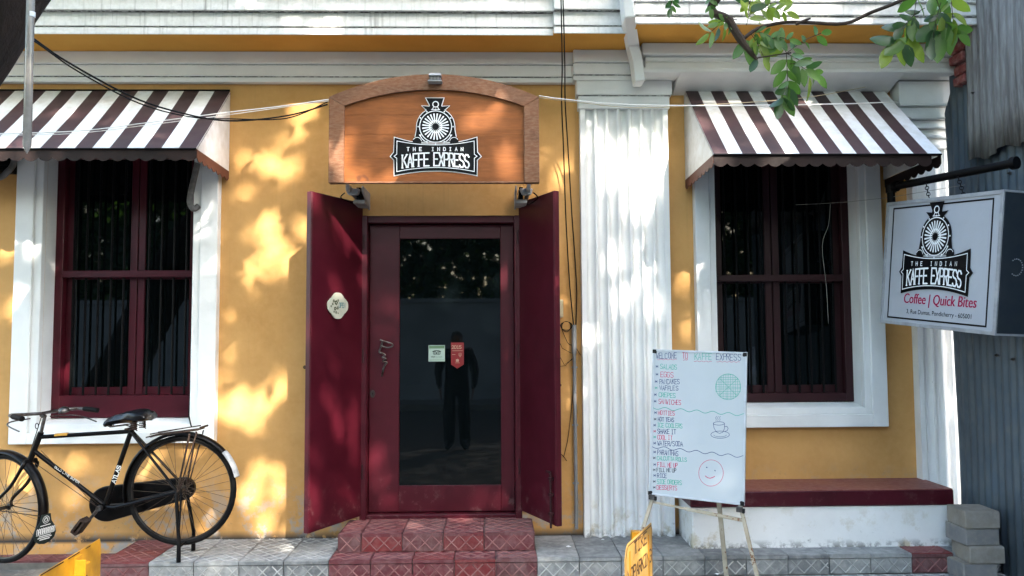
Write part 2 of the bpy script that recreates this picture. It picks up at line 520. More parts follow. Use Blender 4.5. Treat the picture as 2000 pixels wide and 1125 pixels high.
def tile_mesh(kind, w_, h_, mats_, rib=True):
    """tile lying in local xy (w x h), raised ribs crossing in diamonds; 12 + rib triangles"""
    key = (kind, round(w_, 3), round(h_, 3), mats_)
    if key in tile_cache: return tile_cache[key]
    mb = MB(); g = .0025
    mb.box(g, w_ - g, g, h_ - g, -.02, 0)
    if rib:
        mb.mi = 1
        per = .0915
        hh = h_ - 2 * g - .012; y0 = g + .006; x0 = g + .006; x1 = w_ - g - .006; y1 = y0 + hh
        for sgn in (1, -1):
            for c in range(-6, 8):
                # lines x*0.95 ± y = const, clipped to the tile
                c0 = c * per * (1 if sgn > 0 else 1)
                pts = []
                for x_ in (x0, x1):
                    y_ = y0 + sgn * (x_ - x0 - c0) * 1.0
                    if y0 <= y_ <= y1: pts.append((x_, y_))
                for y_ in (y0, y1):
                    x_ = x0 + c0 + sgn * (y_ - y0)
                    if x0 < x_ < x1: pts.append((x_, y_))
                if len(pts) < 2: continue
                a = Vector(pts[0]); b = Vector(pts[1])
                if (a - b).length < .02: continue
                d = (b - a).normalized(); q = Vector((-d.y, d.x)) * .0055
                z_ = .0035
                vs = [(a.x - q.x, a.y - q.y, -.001), (b.x - q.x, b.y - q.y, -.001), (b.x, b.y, z_), (a.x, a.y, z_), (b.x + q.x, b.y + q.y, -.001), (a.x + q.x, a.y + q.y, -.001)]
                mb.add(vs, [(0, 1, 2, 3), (3, 2, 4, 5)])
    me = bpy.data.meshes.new('tile')
    me.from_pydata(mb.v, [], mb.f)
    for m_ in mats_: me.materials.append(M[m_])
    me.polygons.foreach_set('material_index', mb.m)
    me.update()
    tile_cache[key] = me
    return me


def put_tile(me, x, y, z, face, parent, tilt=0):
    o = bpy.data.objects.new('tile', me)
    COL.objects.link(o); o.parent = parent
    org = Vector(parent['_org'])
    o.location = Vector((x, y, z)) - org
    e = random.uniform(-.004, .004)
    o.rotation_euler = (R(90) + e * .5, 0, e) if face == 'front' else ((0, 0, R(90)) if face == 'turned' else (e * .3, e * .4, 0))
    return o


def grey(): return random.choice([('tile_grey', 'tile_rib'), ('tile_grey', 'tile_rib'), ('tile_grey2', 'tile_rib')])
def red(): return random.choice([('tile_red', 'tile_rib_red'), ('tile_red', 'tile_rib_red'), ('tile_red3', 'tile_rib_red'), ('tile_red2', 'tile_rib_red')])


xs0 = on_z(645, 1090, ZP).x; xs1 = on_z(1048, 1081, ZP).x           # the red steps
x = XL2
FH = ZP - ZL - .006
xred_end = XL2 + .30
row_x = []
w_first = .30
row_x.append((XL2, w_first, 'red'))
n_left = 4; wl = (xs0 - (XL2 + w_first)) / n_left
for i in range(n_left): row_x.append((XL2 + w_first + i * wl, wl, 'grey'))
n_mid = 5; wm = (xs1 - xs0) / n_mid
for i in range(n_mid): row_x.append((xs0 + i * wm, wm, 'step'))
x = xs1; i = 0
while x < 3.5:
    wd = (.243, .243, .13, .105, .105)[i] if i < 0 else .262
    row_x.append((x, wd, 'grey')); x += wd; i += 1
for (x, wd, k) in row_x:
    isr = k in ('red', 'step')
    if 2.62 < x + wd * .5 < 2.78 + .12: isr = isr or True if x > 2.6 and x < 2.85 else isr
    mm = red() if isr else grey()
    put_tile(tile_mesh('f', wd, FH - .022, mm), x, YE, ZL + .002, 'front', pave)
    lip = bpy.data.objects.new('tile_lip', tile_mesh('l', wd, .022, mm, False)); COL.objects.link(lip); lip.parent = pave
    lip.location = (x, YE - .006, ZP - .026); lip.rotation_euler = (R(90), 0, 0)
    dep = (0 - YE - .004) / 2
    for j in range(2):
        mm = red() if isr else grey()
        put_tile(tile_mesh('t', wd, dep, mm, isr or x < -.5), x, YE - .004 + j * dep, ZP, 'top', pave)
# the side of the raised pavement, then the lower pavement's first rows
for (yy, hh) in ((YE, .27), (YE + .27, .27)):
    pass
MB().box(XL2 - .012, XL2 + .004, YE + .004, .02, ZL - .01, ZP - .004).build('side_tile', M['tile_red3'], pave, bevel=.003)
x = XL2 - .002 + .30 - TW * 1.0
k = 0
x = XL2 + .02
while x < 3.6:
    for j in range(4):
        put_tile(tile_mesh('t', .262, .262, grey()), x, YE - .006 - (j + 1) * .262, ZL, 'top', pave_low)
    x += .262
# left: a dusty patch in front of a red skirting ledge
d = MB()
nx, ny = 40, 16
for j in range(ny + 1):
    for i in range(nx + 1):
        X = -4.4 + (XL2 - .02 + 4.4) * i / nx; Y = -1.6 + 1.6 * j / ny
        d.v.append(Vector((X, Y, ZL - .006 + .012 * math.sin(X * 7 + Y * 3) * math.sin(Y * 9 + 1) + random.uniform(-.003, .003))))
for j in range(ny):
    for i in range(nx):
        a = j * (nx + 1) + i
        d.f.append((a, a + 1, a + nx + 2, a + nx + 1)); d.m.append(0)
dp = d.build('earth_patch', M['dirt'], smooth=True, fix=False); tag(dp, kind='structure')
x = XL2 - .02
ledge_y = -.19
while x > -3.6:
    mm = random.choice([('tile_red3', 'tile_rib_red'), ('tile_red', 'tile_rib_red')])
    put_tile(tile_mesh('t', .262, .16, mm), x - .262, ledge_y + .01, ZL + .042, 'top', pave_low)
    x -= .262
MB().box(-3.8, XL2 - .016, ledge_y, .02, ZL - .02, ZL + .03).build('ledge_bed', M['mortar'], pave_low)

# entrance steps
YS = -.375; ZS = ZP + .118
sx0 = P(661, 1040, YS).x; sx1 = P(1043, 1030, YS).x
steps = thing('entrance_steps', ((sx0 + sx1) / 2, YS, ZP), 'single raised doorstep faced with red diamond-ribbed tiles below the glass door', 'doorstep')
MB().box(sx0 + .005, sx1 - .005, YS + .018, .10, ZP - .005, ZS - .012).build('step_bed', M['mortar'], steps)
ws = [.145, .262, .262, .262]; ws.append(sx1 - sx0 - sum(ws))
x = sx0
for i, wd in enumerate(ws):
    mm = (('tile_red3', 'tile_rib_red'), ('tile_red2', 'tile_rib_red'), ('tile_red3', 'tile_rib_red'), ('tile_red2', 'tile_rib_red'), ('tile_red', 'tile_rib_red'))[i]
    put_tile(tile_mesh('f', wd, .112, mm), x, YS, ZP + .003, 'front', steps)
    mm = random.choice([('tile_red3', 'tile_rib_red'), ('tile_red', 'tile_rib_red')])
    put_tile(tile_mesh('t', wd, .20, mm), x, YS - .004, ZS, 'top', steps)
    put_tile(tile_mesh('t', wd, .20, mm), x, YS - .004 + .20, ZS, 'top', steps)
    x += wd
for xx in (sx0 - .004, sx1 - .008):
    MB().box(xx, xx + .012, YS + .004, .0, ZP + .002, ZS - .004).build('side_tile', M['tile_red3'], steps)
# ------------------------------------------------------------------ the cafe building
cafe = thing('cafe_building', (0, 0, ZP), 'yellow cafe facade with white mouldings, fluted pilasters, burgundy door and two barred windows', 'building')
OY = -.045                                            # face of the window surrounds
FY = .12                                              # face of the window frames
# openings (measured on the surround face)
lw = dict(x0=PX(78, OY, 600), x1=PX(374, OY, 600), z0=PZ(829, OY, 220), z1=PZ(268, OY, 220))
rw = dict(x0=PX(1401, OY, 600), x1=PX(1684, OY, 600), z0=PZ(797, OY, 1550), z1=PZ(275, OY, 1550))
dr = dict(x0=PX(704, 0, 700), x1=PX(1018, 0, 700), z0=ZS - .03, z1=PZ(421, 0, 860))
WT = .34
XW0, XW1, ZW0, ZW1 = -5.2, 3.25, ZL - .1, 4.3
bays = [lw, dr, rw]
cuts = [XW0]
for b_ in bays: cuts += [b_['x0'] - (.002 if b_ is not dr else 0), b_['x1'] + (.002 if b_ is not dr else 0)]
cuts.append(XW1)
mb = MB()
# wall as a gridded sheet with gentle unevenness, plus solid backs and reveals


def wall_panel(x0, x1, z0, z1):
    if x1 - x0 < .01 or z1 - z0 < .01: return
    mb.box(x0, x1, 0, WT, z0, z1)


for i in range(0, len(cuts) - 1):
    if i % 2 == 0: wall_panel(cuts[i], cuts[i + 1], ZW0, ZW1)
    else:
        b_ = bays[i // 2]
        wall_panel(cuts[i], cuts[i + 1], ZW0, b_['z0']); wall_panel(cuts[i], cuts[i + 1], b_['z1'], ZW1)
wall = mb.build('wall', M['yellow'], cafe)
# dark-coloured panel behind the openings, standing in for unlit rooms
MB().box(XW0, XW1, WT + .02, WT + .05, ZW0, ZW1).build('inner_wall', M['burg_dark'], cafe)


def surround(b_, ox0, ox1, oz0, step_in):
    """white plaster surround: outer band, inner band set back, splayed reveal and sill"""
    mb = MB()
    x0, x1, z0, z1 = b_['x0'], b_['x1'], b_['z0'], b_['z1']
    s = step_in
    top = z1 + .12
    y_in = OY; y_out = OY - .018
    # outer band (left, right, bottom)
    mb.box(ox0, x0 - s, y_out, .004, oz0, top)
    mb.box(x1 + s, ox1, y_out, .004, oz0, top)
    mb.box(x0 - s, x1 + s, y_out + .0008, .003, oz0, z0 - s)
    # inner band
    mb.box(x0 - s, x0, y_in, .002, z0 - s, top)
    mb.box(x1, x1 + s, y_in, .002, z0 - s, top)
    mb.box(x0, x1, y_in + .0008, .001, z0 - s, z0)
    mb.box(x0, x1, y_in, .001, z1, top)
    o = mb.build('window_surround', M['white'], cafe, bevel=.004)
    mb = MB()
    f0, f1, fz = x0 + .0, x1 - .0, z0 + .0
    t = .012
    mb.box(x0 - t, x0, .003, WT - .02, z0, z1); mb.box(x1, x1 + t, .003, WT - .02, z0, z1)
    mb.box(x0, x1, .003, WT - .02, z1, z1 + t)
    # sloping sill
    mb.prism([(x0, -.02, z0 + .001), (x0, FY + .06, z0 + .03), (x0, FY + .06, z0 - .03), (x0, -.02, z0 - .02)], (x1 - x0, 0, 0))
    mb.build('window_reveal', M['white'], cafe)


surround(lw, PX(27, OY, 600), PX(424, OY, 600), PZ(866, OY, 220), .055)
surround(rw, PX(1360, OY, 600), PX(1726, OY, 600), PZ(834, OY, 1600), .045)


def window(b_, m_fr, zbar, zrail, xmul, mw, left_in, n_bars):
    x0, x1, z0, z1 = b_['x0'], b_['x1'], b_['z0'] + .028, b_['z1']
    w_ = MB()
    fr = .055
    y = FY
    # fixed frame
    w_.box(x0, x0 + fr, y, y + .09, z0, z1); w_.box(x1 - fr, x1, y, y + .09, z0, z1)
    w_.box(x0 + fr, x1 - fr, y + .001, y + .088, z1 - fr, z1); w_.box(x0 + fr, x1 - fr, y + .001, y + .088, z0, zrail - .0)
    wo = w_.build('window', m_fr, cafe, bevel=.003)
    # crossbar
    MB().box(x0 + fr + .001, x1 - fr - .001, y - .012, y + .03, zbar - .024, zbar + .024).build('transom', m_fr, wo, bevel=.003)
    # casements behind the bars
    yc = y + .055
    for (a, b__) in ((x0 + fr, xmul - .004), (xmul + .004, x1 - fr)):
        c = MB(); st = .05
        c.box(a, a + st, yc, yc + .035, zrail, z1 - fr); c.box(b__ - st, b__, yc, yc + .035, zrail, z1 - fr)
        c.box(a + st, b__ - st, yc + .0005, yc + .034, zrail, zrail + .055); c.box(a + st, b__ - st, yc + .0005, yc + .034, z1 - fr - .05, z1 - fr)
        c.box(a + st, b__ - st, yc + .0005, yc + .034, zbar - .035, zbar + .02)
        c.build('casement', m_fr, wo, bevel=.003)
        for (za, zb) in ((zrail + .055, zbar - .035), (zbar + .02, z1 - fr - .05)):
            MB().box(a + st, b__ - st, yc + .012, yc + .018, za, zb).build('pane', M['glass'], wo)
    # iron bars
    me = None
    xa = x0 + fr; xb = x1 - fr
    for k in range(n_bars):
        xx = xa + (xb - xa) * (k + .7) / (n_bars + .4)
        if abs(xx - xmul) < .03: continue
        q = MB().tube([(xx, y + .030, zrail - .02), (xx, y + .030, z1 - .02)], .0085, 8).build('iron_bar', M['dark_iron'], wo, smooth=True)
    return wo


window(lw, M['burg'], PZ(535, FY, 240), PZ(772, FY, 240), PX(260, FY, 600), .1, True, 10)
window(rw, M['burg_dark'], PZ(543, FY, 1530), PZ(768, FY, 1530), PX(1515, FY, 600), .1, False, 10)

# door frame, door, open leaves
mb = MB()
x0, x1, z0, z1 = dr['x0'], dr['x1'], dr['z0'], dr['z1']
fw = .045
mb.box(x0 - .001, x0 + fw, -.006, .17, z0, z1); mb.box(x1 - fw, x1 + .001, -.006, .17, z0, z1); mb.box(x0 + fw, x1 - fw, .012, .169, z1 - .05, z1 + .001)
mb.box(x0 + fw, x1 - fw, .02, .20, z0, z0 + .055)
mb.build('door_frame', M['burg'], cafe, bevel=.004)
DY = .085
dx0, dx1 = x0 + fw + .003, x1 - fw - .003
gx0, gx1 = PX(780, DY, 700), PX(978, DY, 700)
gz0, gz1 = PZ(948, DY, 880), PZ(466, DY, 880)
mb = MB()
dz0, dz1 = z0 + .062, z1 - .054
mb.box(dx0, gx0, DY, DY + .04, dz0, dz1); mb.box(gx1, dx1, DY, DY + .04, dz0, dz1)
mb.box(gx0, gx1, DY + .0006, DY + .039, dz0, gz0); mb.box(gx0, gx1, DY + .0006, DY + .039, gz1, dz1)
door = mb.build('door', M['burg'], cafe, bevel=.003)
MB().box(gx0 - .004, gx1 + .004, DY + .014, DY + .022, gz0 - .004, gz1 + .004).build('glass_pane', M['glass'], door)
mb = MB()
hp = [(742, 664), (752, 667), (766, 672), (765, 677), (756, 679), (744, 675), (747, 672)]
hp = [P(a, b, DY - .045) for a, b in hp]
mb.tube(curve_pts(hp, 4), .0055, 8)
hp2 = [(748, 665), (743, 680), (741, 688), (747, 690), (752, 694), (747, 698), (754, 701), (748, 706), (756, 708), (751, 714), (748, 724), (746, 734)]
hp2 = [P(a, b, DY - .04) for a, b in hp2]
hp2[-1] = P(746, 734, DY)
mb.tube(curve_pts(hp2, 4), [.007] * 45, 8)
mb.tube([P(748, 667, DY), P(748, 667, DY - .045)], .006, 8)
mb.tube([P(746, 732, DY), P(746, 732, DY - .03)], .005, 8)
mb.build('door_handle', M['chrome'], door, smooth=True)
kc = P(728, 769, DY)
mb = MB(); mb.prism([kc + Vector((.017 * math.cos(a), 0, .027 * math.sin(a))) for a in [i * math.pi / 8 for i in range(16)]], (0, -.006, 0))
mb.build('keyhole_plate', M['chrome'], door)
mb = MB(); mb.prism([kc + Vector((.004 * math.cos(a), -.0065, .004 * math.sin(a) + .005)) for a in [i * math.pi / 4 for i in range(8)]], (0, -.001, 0))
mb.box(kc.x - .002, kc.x + .002, -.0075 + DY, -.0065 + DY, kc.z - .011, kc.z + .004)
mb.build('keyhole', M['dark_iron'], door)


def leaf(hx, ox, oy, top_, bot_):
    """an opened door leaf from hinge (hx, 0) to (ox, oy)"""
    a = Vector((hx, .0, 0)); b = Vector((ox, oy, 0)); d = (b - a); u = d.normalized()
    nrm = Vector((-u.y, u.x, 0))
    if (CAM - a).dot(nrm) < 0: nrm = -nrm
    th = .038
    mb = MB()
    mb.obox(a + Vector((0, 0, bot_)) - nrm * th, d, nrm * th, (0, 0, top_ - bot_))
    o = mb.build('door_leaf', M['burg'], cafe, bevel=.003)
    # thin edge strip, hinges
    e = MB(); e.obox(b - u * .026 + Vector((0, 0, bot_ + .002)) + nrm * .0005, u * .022, nrm * .005, (0, 0, top_ - bot_ - .004))
    e.build('edge_strip', M['burg'], o, bevel=.002)
    for zz in (.25, 1.05, 1.85):
        h = MB(); h.tube([a + nrm * .006 + Vector((0, 0, bot_ + zz)), a + nrm * .006 + Vector((0, 0, bot_ + zz + .1))], .008, 8)
        h.build('hinge', M['burg_dark'], o, smooth=True)
    return o, a, u, nrm


LOY = -.47
lx = PX(605, LOY, 700)
rx = PX(1085, LOY, 700)
ltop = PZ(373, LOY, 605); lbot = PZ(1043, LOY, 600)
lleaf, la, lu, ln = leaf(x0 + .012, lx, LOY, ltop, lbot)
rleaf, ra, ru, rn = leaf(x1 - .012, rx, LOY, PZ(372, LOY, 1083), PZ(1029, LOY, 1086))
# bolt on the right leaf
mb = MB()
pb = ra + ru * (.47) + rn * .018
for (z_a, z_b, r_) in ((lbot + .01, lbot + .36, .008),):
    mb.tube([pb + Vector((0, 0, z_a)), pb + Vector((0, 0, z_b))], r_, 8)
for zz in (.09, .21, .31): mb.obox(pb + Vector((0, 0, lbot + zz)) - ru * .015 - rn * .017, ru * .03, rn * .03, (0, 0, .02))
mb.obox(pb + Vector((0, 0, lbot + .355)) - ru * .045, ru * .05, rn * .014, (0, 0, .014))
mb.build('bolt', M['burg_dark'], rleaf, bevel=.002)

# left pilaster, fluted
PYF = -.075


def pilaster(pxl, pxr, name, n_fl, zb, zt, py):
    xa = PX(pxl, py, 600); xb = PX(pxr, py, 600)
    mb = MB()
    prof = []
    W_ = xb - xa
    marg = .028
    pitch = (W_ - 2 * marg) / n_fl
    prof.append((xa, 0.0)); prof.append((xa, py))
    for k in range(n_fl):
        c0 = xa + marg + k * pitch
        fl = pitch * .80
        s0 = c0 + (pitch - fl) / 2
        for j in range(7):
            t = j / 6
            prof.append((s0 + fl * t, py + .036 * math.sin(math.pi * t) ** .7 if 0 < t < 1 else py))
    prof.append((xb, py)); prof.append((xb, 0.0))
    n = len(prof)
    zs_ = [zb, zt]
    vs = [Vector((p[0], p[1], z_)) for z_ in zs_ for p in prof]
    fs = [(i, i + 1, n + i + 1, n + i) for i in range(n - 1)]
    mb.add(vs, fs)
    o = mb.build(name, M['white'], cafe, fix=True)
    return o, xa, xb


pt_z = PZ(213, PYF, 1220)
po, pa, pb_x = pilaster(1137, 1311, 'pilaster', 7, ZP - .02, pt_z, PYF)
mb = MB()
zc1 = PZ(186, PYF - .015, 1220); zc2 = PZ(157, PYF - .03, 1220)
mb.box(pa - .012, pb_x + .012, PYF - .012, .0, pt_z, zc1 - .003); mb.box(pa - .026, pb_x + .028, PYF - .028, .0, zc1, zc2)
mb.build('pilaster_cap', M['white'], cafe, bevel=.004)
MB().box(pa - .014, pb_x + .014, PYF - .014, .0, zc1 - .006, zc1 + .003).build('dark_step_line', M['dark_line'], cafe)
# right pilaster
p2, p2a, p2b = pilaster(1790, 1866, 'pilaster', 3, ZP - .02, PZ(290, PYF, 1830), PYF)
mb = MB(); z_ = PZ(290, PYF, 1830); zz_top = PZ(168, PYF, 1830)
hs = [(-.004, .025, .09), (.025, .07, .075), (.07, .09, .10), (.09, .135, .08), (.135, .15, .11), (.15, .20, .09), (.20, .215, .125), (.215, .29, .11), (.29, .31, .14), (.31, .47, .13)]
for a, b, pr in hs: mb.box(PX(1745, -.05, 200) if a > .2 else p2a - .02, p2b + .25, -pr, 0.0, z_ + a, z_ + b)
mb.build('pilaster_cap', M['white'], cafe, bevel=.004)
mb = MB()
for a in (.0, .07, .135, .20, .29): mb.box(PX(1745, -.05, 200) if a > .2 else p2a - .021, p2b + .24, -.142 if a > .25 else -.118, 0, z_ + a - .003, z_ + a + .002)
# ledge + ledge plinth right
RLX0 = PX(1352, -.375, 1020); RLX1 = PX(1860, -.375, 1000)
zt1 = on_z(1600, 955, 0).z
led_top = PZ(957, -.385, 1600); led_bot = PZ(989, -.385, 1600)
led = MB().prism([(RLX0, -.375, ZP - .01), (RLX0, .0, ZP - .01), (RLX0, 0, led_bot), (RLX0, -.375, led_bot)], (RLX1 - RLX0, 0, 0))
led = led.build('plinth', M['white'], cafe, bevel=.008)
M['ledge_top'] = mat('worn_red_oxide_cement', (.23, .075, .045), .55, (.17, .045, .045), 3, bump=(30, .2, .004), fine=((.3, .16, .13), 30, .5))
MB().box(RLX0 - .012, RLX1 + .008, -.388, -.0, led_bot, led_top - .006).build('ledge_slab', M['burg'], cafe, bevel=.006)
MB().box(RLX0 - .008, RLX1 + .004, -.384, -.001, led_top - .007, led_top).build('ledge_top', M['ledge_top'], cafe, bevel=.002)

# ------------------------------------------------------------------ entablature and cornice
# (z, projection) profile of mouldings shared by the three sections; each section steps forward
EZ0 = PZ(158, -.08, 600)                               # bottom of the white band
EZ1 = PZ(101, -.08, 600)                               # top of the white band / soffit
CZ = EZ1


def band(x0, x1, fwd, name, left_return=False, xr=None):
    fas = [(EZ0, EZ0 + .035, .055), (EZ0 + .039, EZ0 + .118, .068), (EZ0 + .122, EZ1, .085)]
    mb = MB()
    for a, b, p_ in fas:
        mb.box(x0 - (p_ if left_return else 0), x1, -(p_ + fwd), 0.0, a, b)
    o = mb.build(name, M['white'], cafe, bevel=.004)
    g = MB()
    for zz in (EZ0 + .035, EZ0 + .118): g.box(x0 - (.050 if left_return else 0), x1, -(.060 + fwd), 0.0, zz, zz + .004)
    g.build('dark_step_line', M['dark_line'], cafe)
    return o


def cornice(x0, x1, fwd, left_return=0):
    out = .36
    e = left_return
    MB().box(x0 - e * .3, x1, -(out + .03 + fwd), 0, CZ + .001, CZ + .03).build('soffit', M['soffit'], cafe)
    lay = [(.031, .075, .0), (.080, .155, .018), (.160, .215, .048), (.22, .30, .09), (.305, .42, .11), (.42, .62, .02)]
    lay = [(.0, .046, .038), (.049, .142, .045), (.145, .24, .075), (.24, .33, .10), (.33, .6, .05)]
    mb = MB()
    for a, b, p_ in lay:
        mb.box(x0 - e * (.30 + p_), x1, -(out + p_ + fwd), -.02 if a > .01 else -(out + .031 + fwd), CZ + a + (.0 if a else -.004), CZ + b)
    mb.build('cornice', M['cornice'], cafe, bevel=.005)
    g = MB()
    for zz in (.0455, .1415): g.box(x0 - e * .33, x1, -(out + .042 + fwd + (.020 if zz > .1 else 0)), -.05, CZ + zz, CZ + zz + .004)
    g.build('dark_step_line', M['dark_line'], cafe)


xp0 = PX(1120, -.12, 150); xp1 = PX(1262, -.27, 150)
band(XW0, xp0, 0, 'frieze')
cornice(XW0, PX(1083, -.5, 60), 0)
band(xp0, xp1 - .02, .05, 'frieze')
cornice(PX(1083, -.5, 60), PX(1247, -.5, 60) - .03, .035)
XR_END = 3.35


def right_bay():
    """the projecting right bay: each moulding returns round its left end"""
    fwd = .20
    x0 = xp1
    mb = MB()
    for a, b, p_ in [(EZ0 - .0, EZ0 + .035, .075), (EZ0 + .035, EZ0 + .085, .045), (EZ0 + .085, EZ0 + .125, .035), (EZ0 + .125, EZ1, .07)]:
        mb.box(x0 - (p_ - .04) * .8, XR_END, -(p_ + fwd), 0.0, a, b)
    mb.build('frieze', M['white'], cafe, bevel=.01, seg=2)
    xs_ = PX(1247, -.5, 60)
    MB().box(xs_ - .02, XR_END, -(.36 + .02 + fwd), 0, CZ + .003, CZ + .03).build('soffit', M['soffit'], cafe)
    # raking white end piece following the returns
    mb = MB()
    yb = -(.36 + .05 + fwd)
    A = [P(1260, 157, -.285), P(1255, 116, -.295), P(1248, 88, -.31)]
    B = [P(1240, 33, yb - .01), P(1237, 4, yb - .03), P(1233, -60, yb - .08)]
    wdt = .062
    line = A + B
    vs = []
    for q in line: vs += [q + Vector((.004, -.004, 0)), q + Vector((-wdt, .02, 0)), q + Vector((-wdt, .15, .0)), q + Vector((.004, .15, .0))]
    fs = []
    for i in range(len(line) - 1):
        for k in range(4):
            k2 = (k + 1) % 4
            fs.append((i * 4 + k, i * 4 + k2, (i + 1) * 4 + k2, (i + 1) * 4 + k))
    fs += [(0, 1, 2, 3), tuple(range(len(vs) - 4, len(vs)))]
    mb.add(vs, fs)
    mb.build('end_return', M['white'], cafe, bevel=.01, seg=2)
    mb = MB(); out = .36
    lay = [(.0, .045, .038), (.050, .13, .050), (.13, .18, .066), (.185, .26, .092), (.26, .6, .05)]
    for a, b, p_ in lay:
        mb.box(xs_ - .02 - p_ * .5, XR_END, -(out + p_ + fwd), -.02 if a > .01 else -(out + .021 + fwd), CZ + a + (.0 if a else -.004), CZ + b)
    mb.build('cornice', M['cornice'], cafe, bevel=.005)
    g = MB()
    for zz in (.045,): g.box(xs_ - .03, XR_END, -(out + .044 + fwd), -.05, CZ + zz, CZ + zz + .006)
    g.build('dark_step_line', M['dark_line'], cafe)
    # rounded hood above the right window
    mb = MB()
    hx0, hx1 = PX(1319, -.1, 165), PX(1742, -.1, 165)
    pr = [(-(.075 + fwd), EZ0 + .0), (-.20, EZ0 - .02), (-.10, EZ0 - .05), (-.03, EZ0 - .07), (0, EZ0 - .075), (0, EZ0)]
    mb.prism([(hx0, y_, z__) for y_, z__ in pr], (hx1 - hx0, 0, 0))
    mb.build('hood', M['white'], cafe, smooth=50)


right_bay()
# parapet and roof so that the building closes
MB().box(XW0, XR_END, -.42, .3, CZ + .6, CZ + .95).build('parapet', M['cornice'], cafe)
MB().box(XW0, XR_END, -.2, 4.5, ZW1 - .1, ZW1 + .05).build('roof', M['mortar'], cafe)
MB().box(XW0, XW0 + .3, WT, 4.5, 0, ZW1 - .1).build('side_wall', M['yellow'], cafe)
MB().box(XR_END - .3, XR_END, WT, 4.5, 0, ZW1 - .1).build('side_wall', M['yellow'], cafe)
# exposed bricks at the right corner
M['brick'] = mat('old_red_brick', (.22, .05, .045), .9, (.15, .035, .035), 14, bump=(30, .6, .01), fine=((.4, .3, .27), 30, .4))
bm_ = None
for r_ in range(5):
    for c_ in range(2):
        bx = PX(1880 + r_ % 2 * 6, -.42, 120) - r_ * .012 + c_ * .2; bz = PZ(160, -.42, 1880) + r_ * .073
        MB().box(bx, bx + .19, -.43 - r_ * .01, -.30, bz, bz + .060).build('brick', M['brick'], cafe, bevel=.008)
    MB().box(PX(1890, -.42, 120) - r_ * .012, PX(1890, -.42, 120) + .4, -.415, -.30, PZ(160, -.42, 1880) + r_ * .073 + .06, PZ(160, -.42, 1880) + r_ * .073 + .073).build('mortar_joint', M['tile_red3'], cafe)
# ------------------------------------------------------------------ awnings
M['aw_white'] = mat('awning_white_sheet', (.74, .74, .74), .4, (.50, .46, .40), 1.6, contrast=(.46, .72), fine=((.5, .46, .40), 14, .5), spots=[((.2, .19, .17), 28, .77)], spec=.5)
M['aw_brown'] = mat('awning_plum_brown_sheet', (.050, .020, .024), .45, (.040, .022, .024), 3, fine=((.075, .05, .045), 14, .45), spec=.5)
M['valance'] = mat('awning_shaded_valance', (.024, .011, .009), .6, (.014, .007, .006), 6)  # shade under the awning edge is put into this darker colour
M['valance_side'] = mat('awning_russet_valance', (.13, .045, .03), .6, (.09, .03, .02), 6)


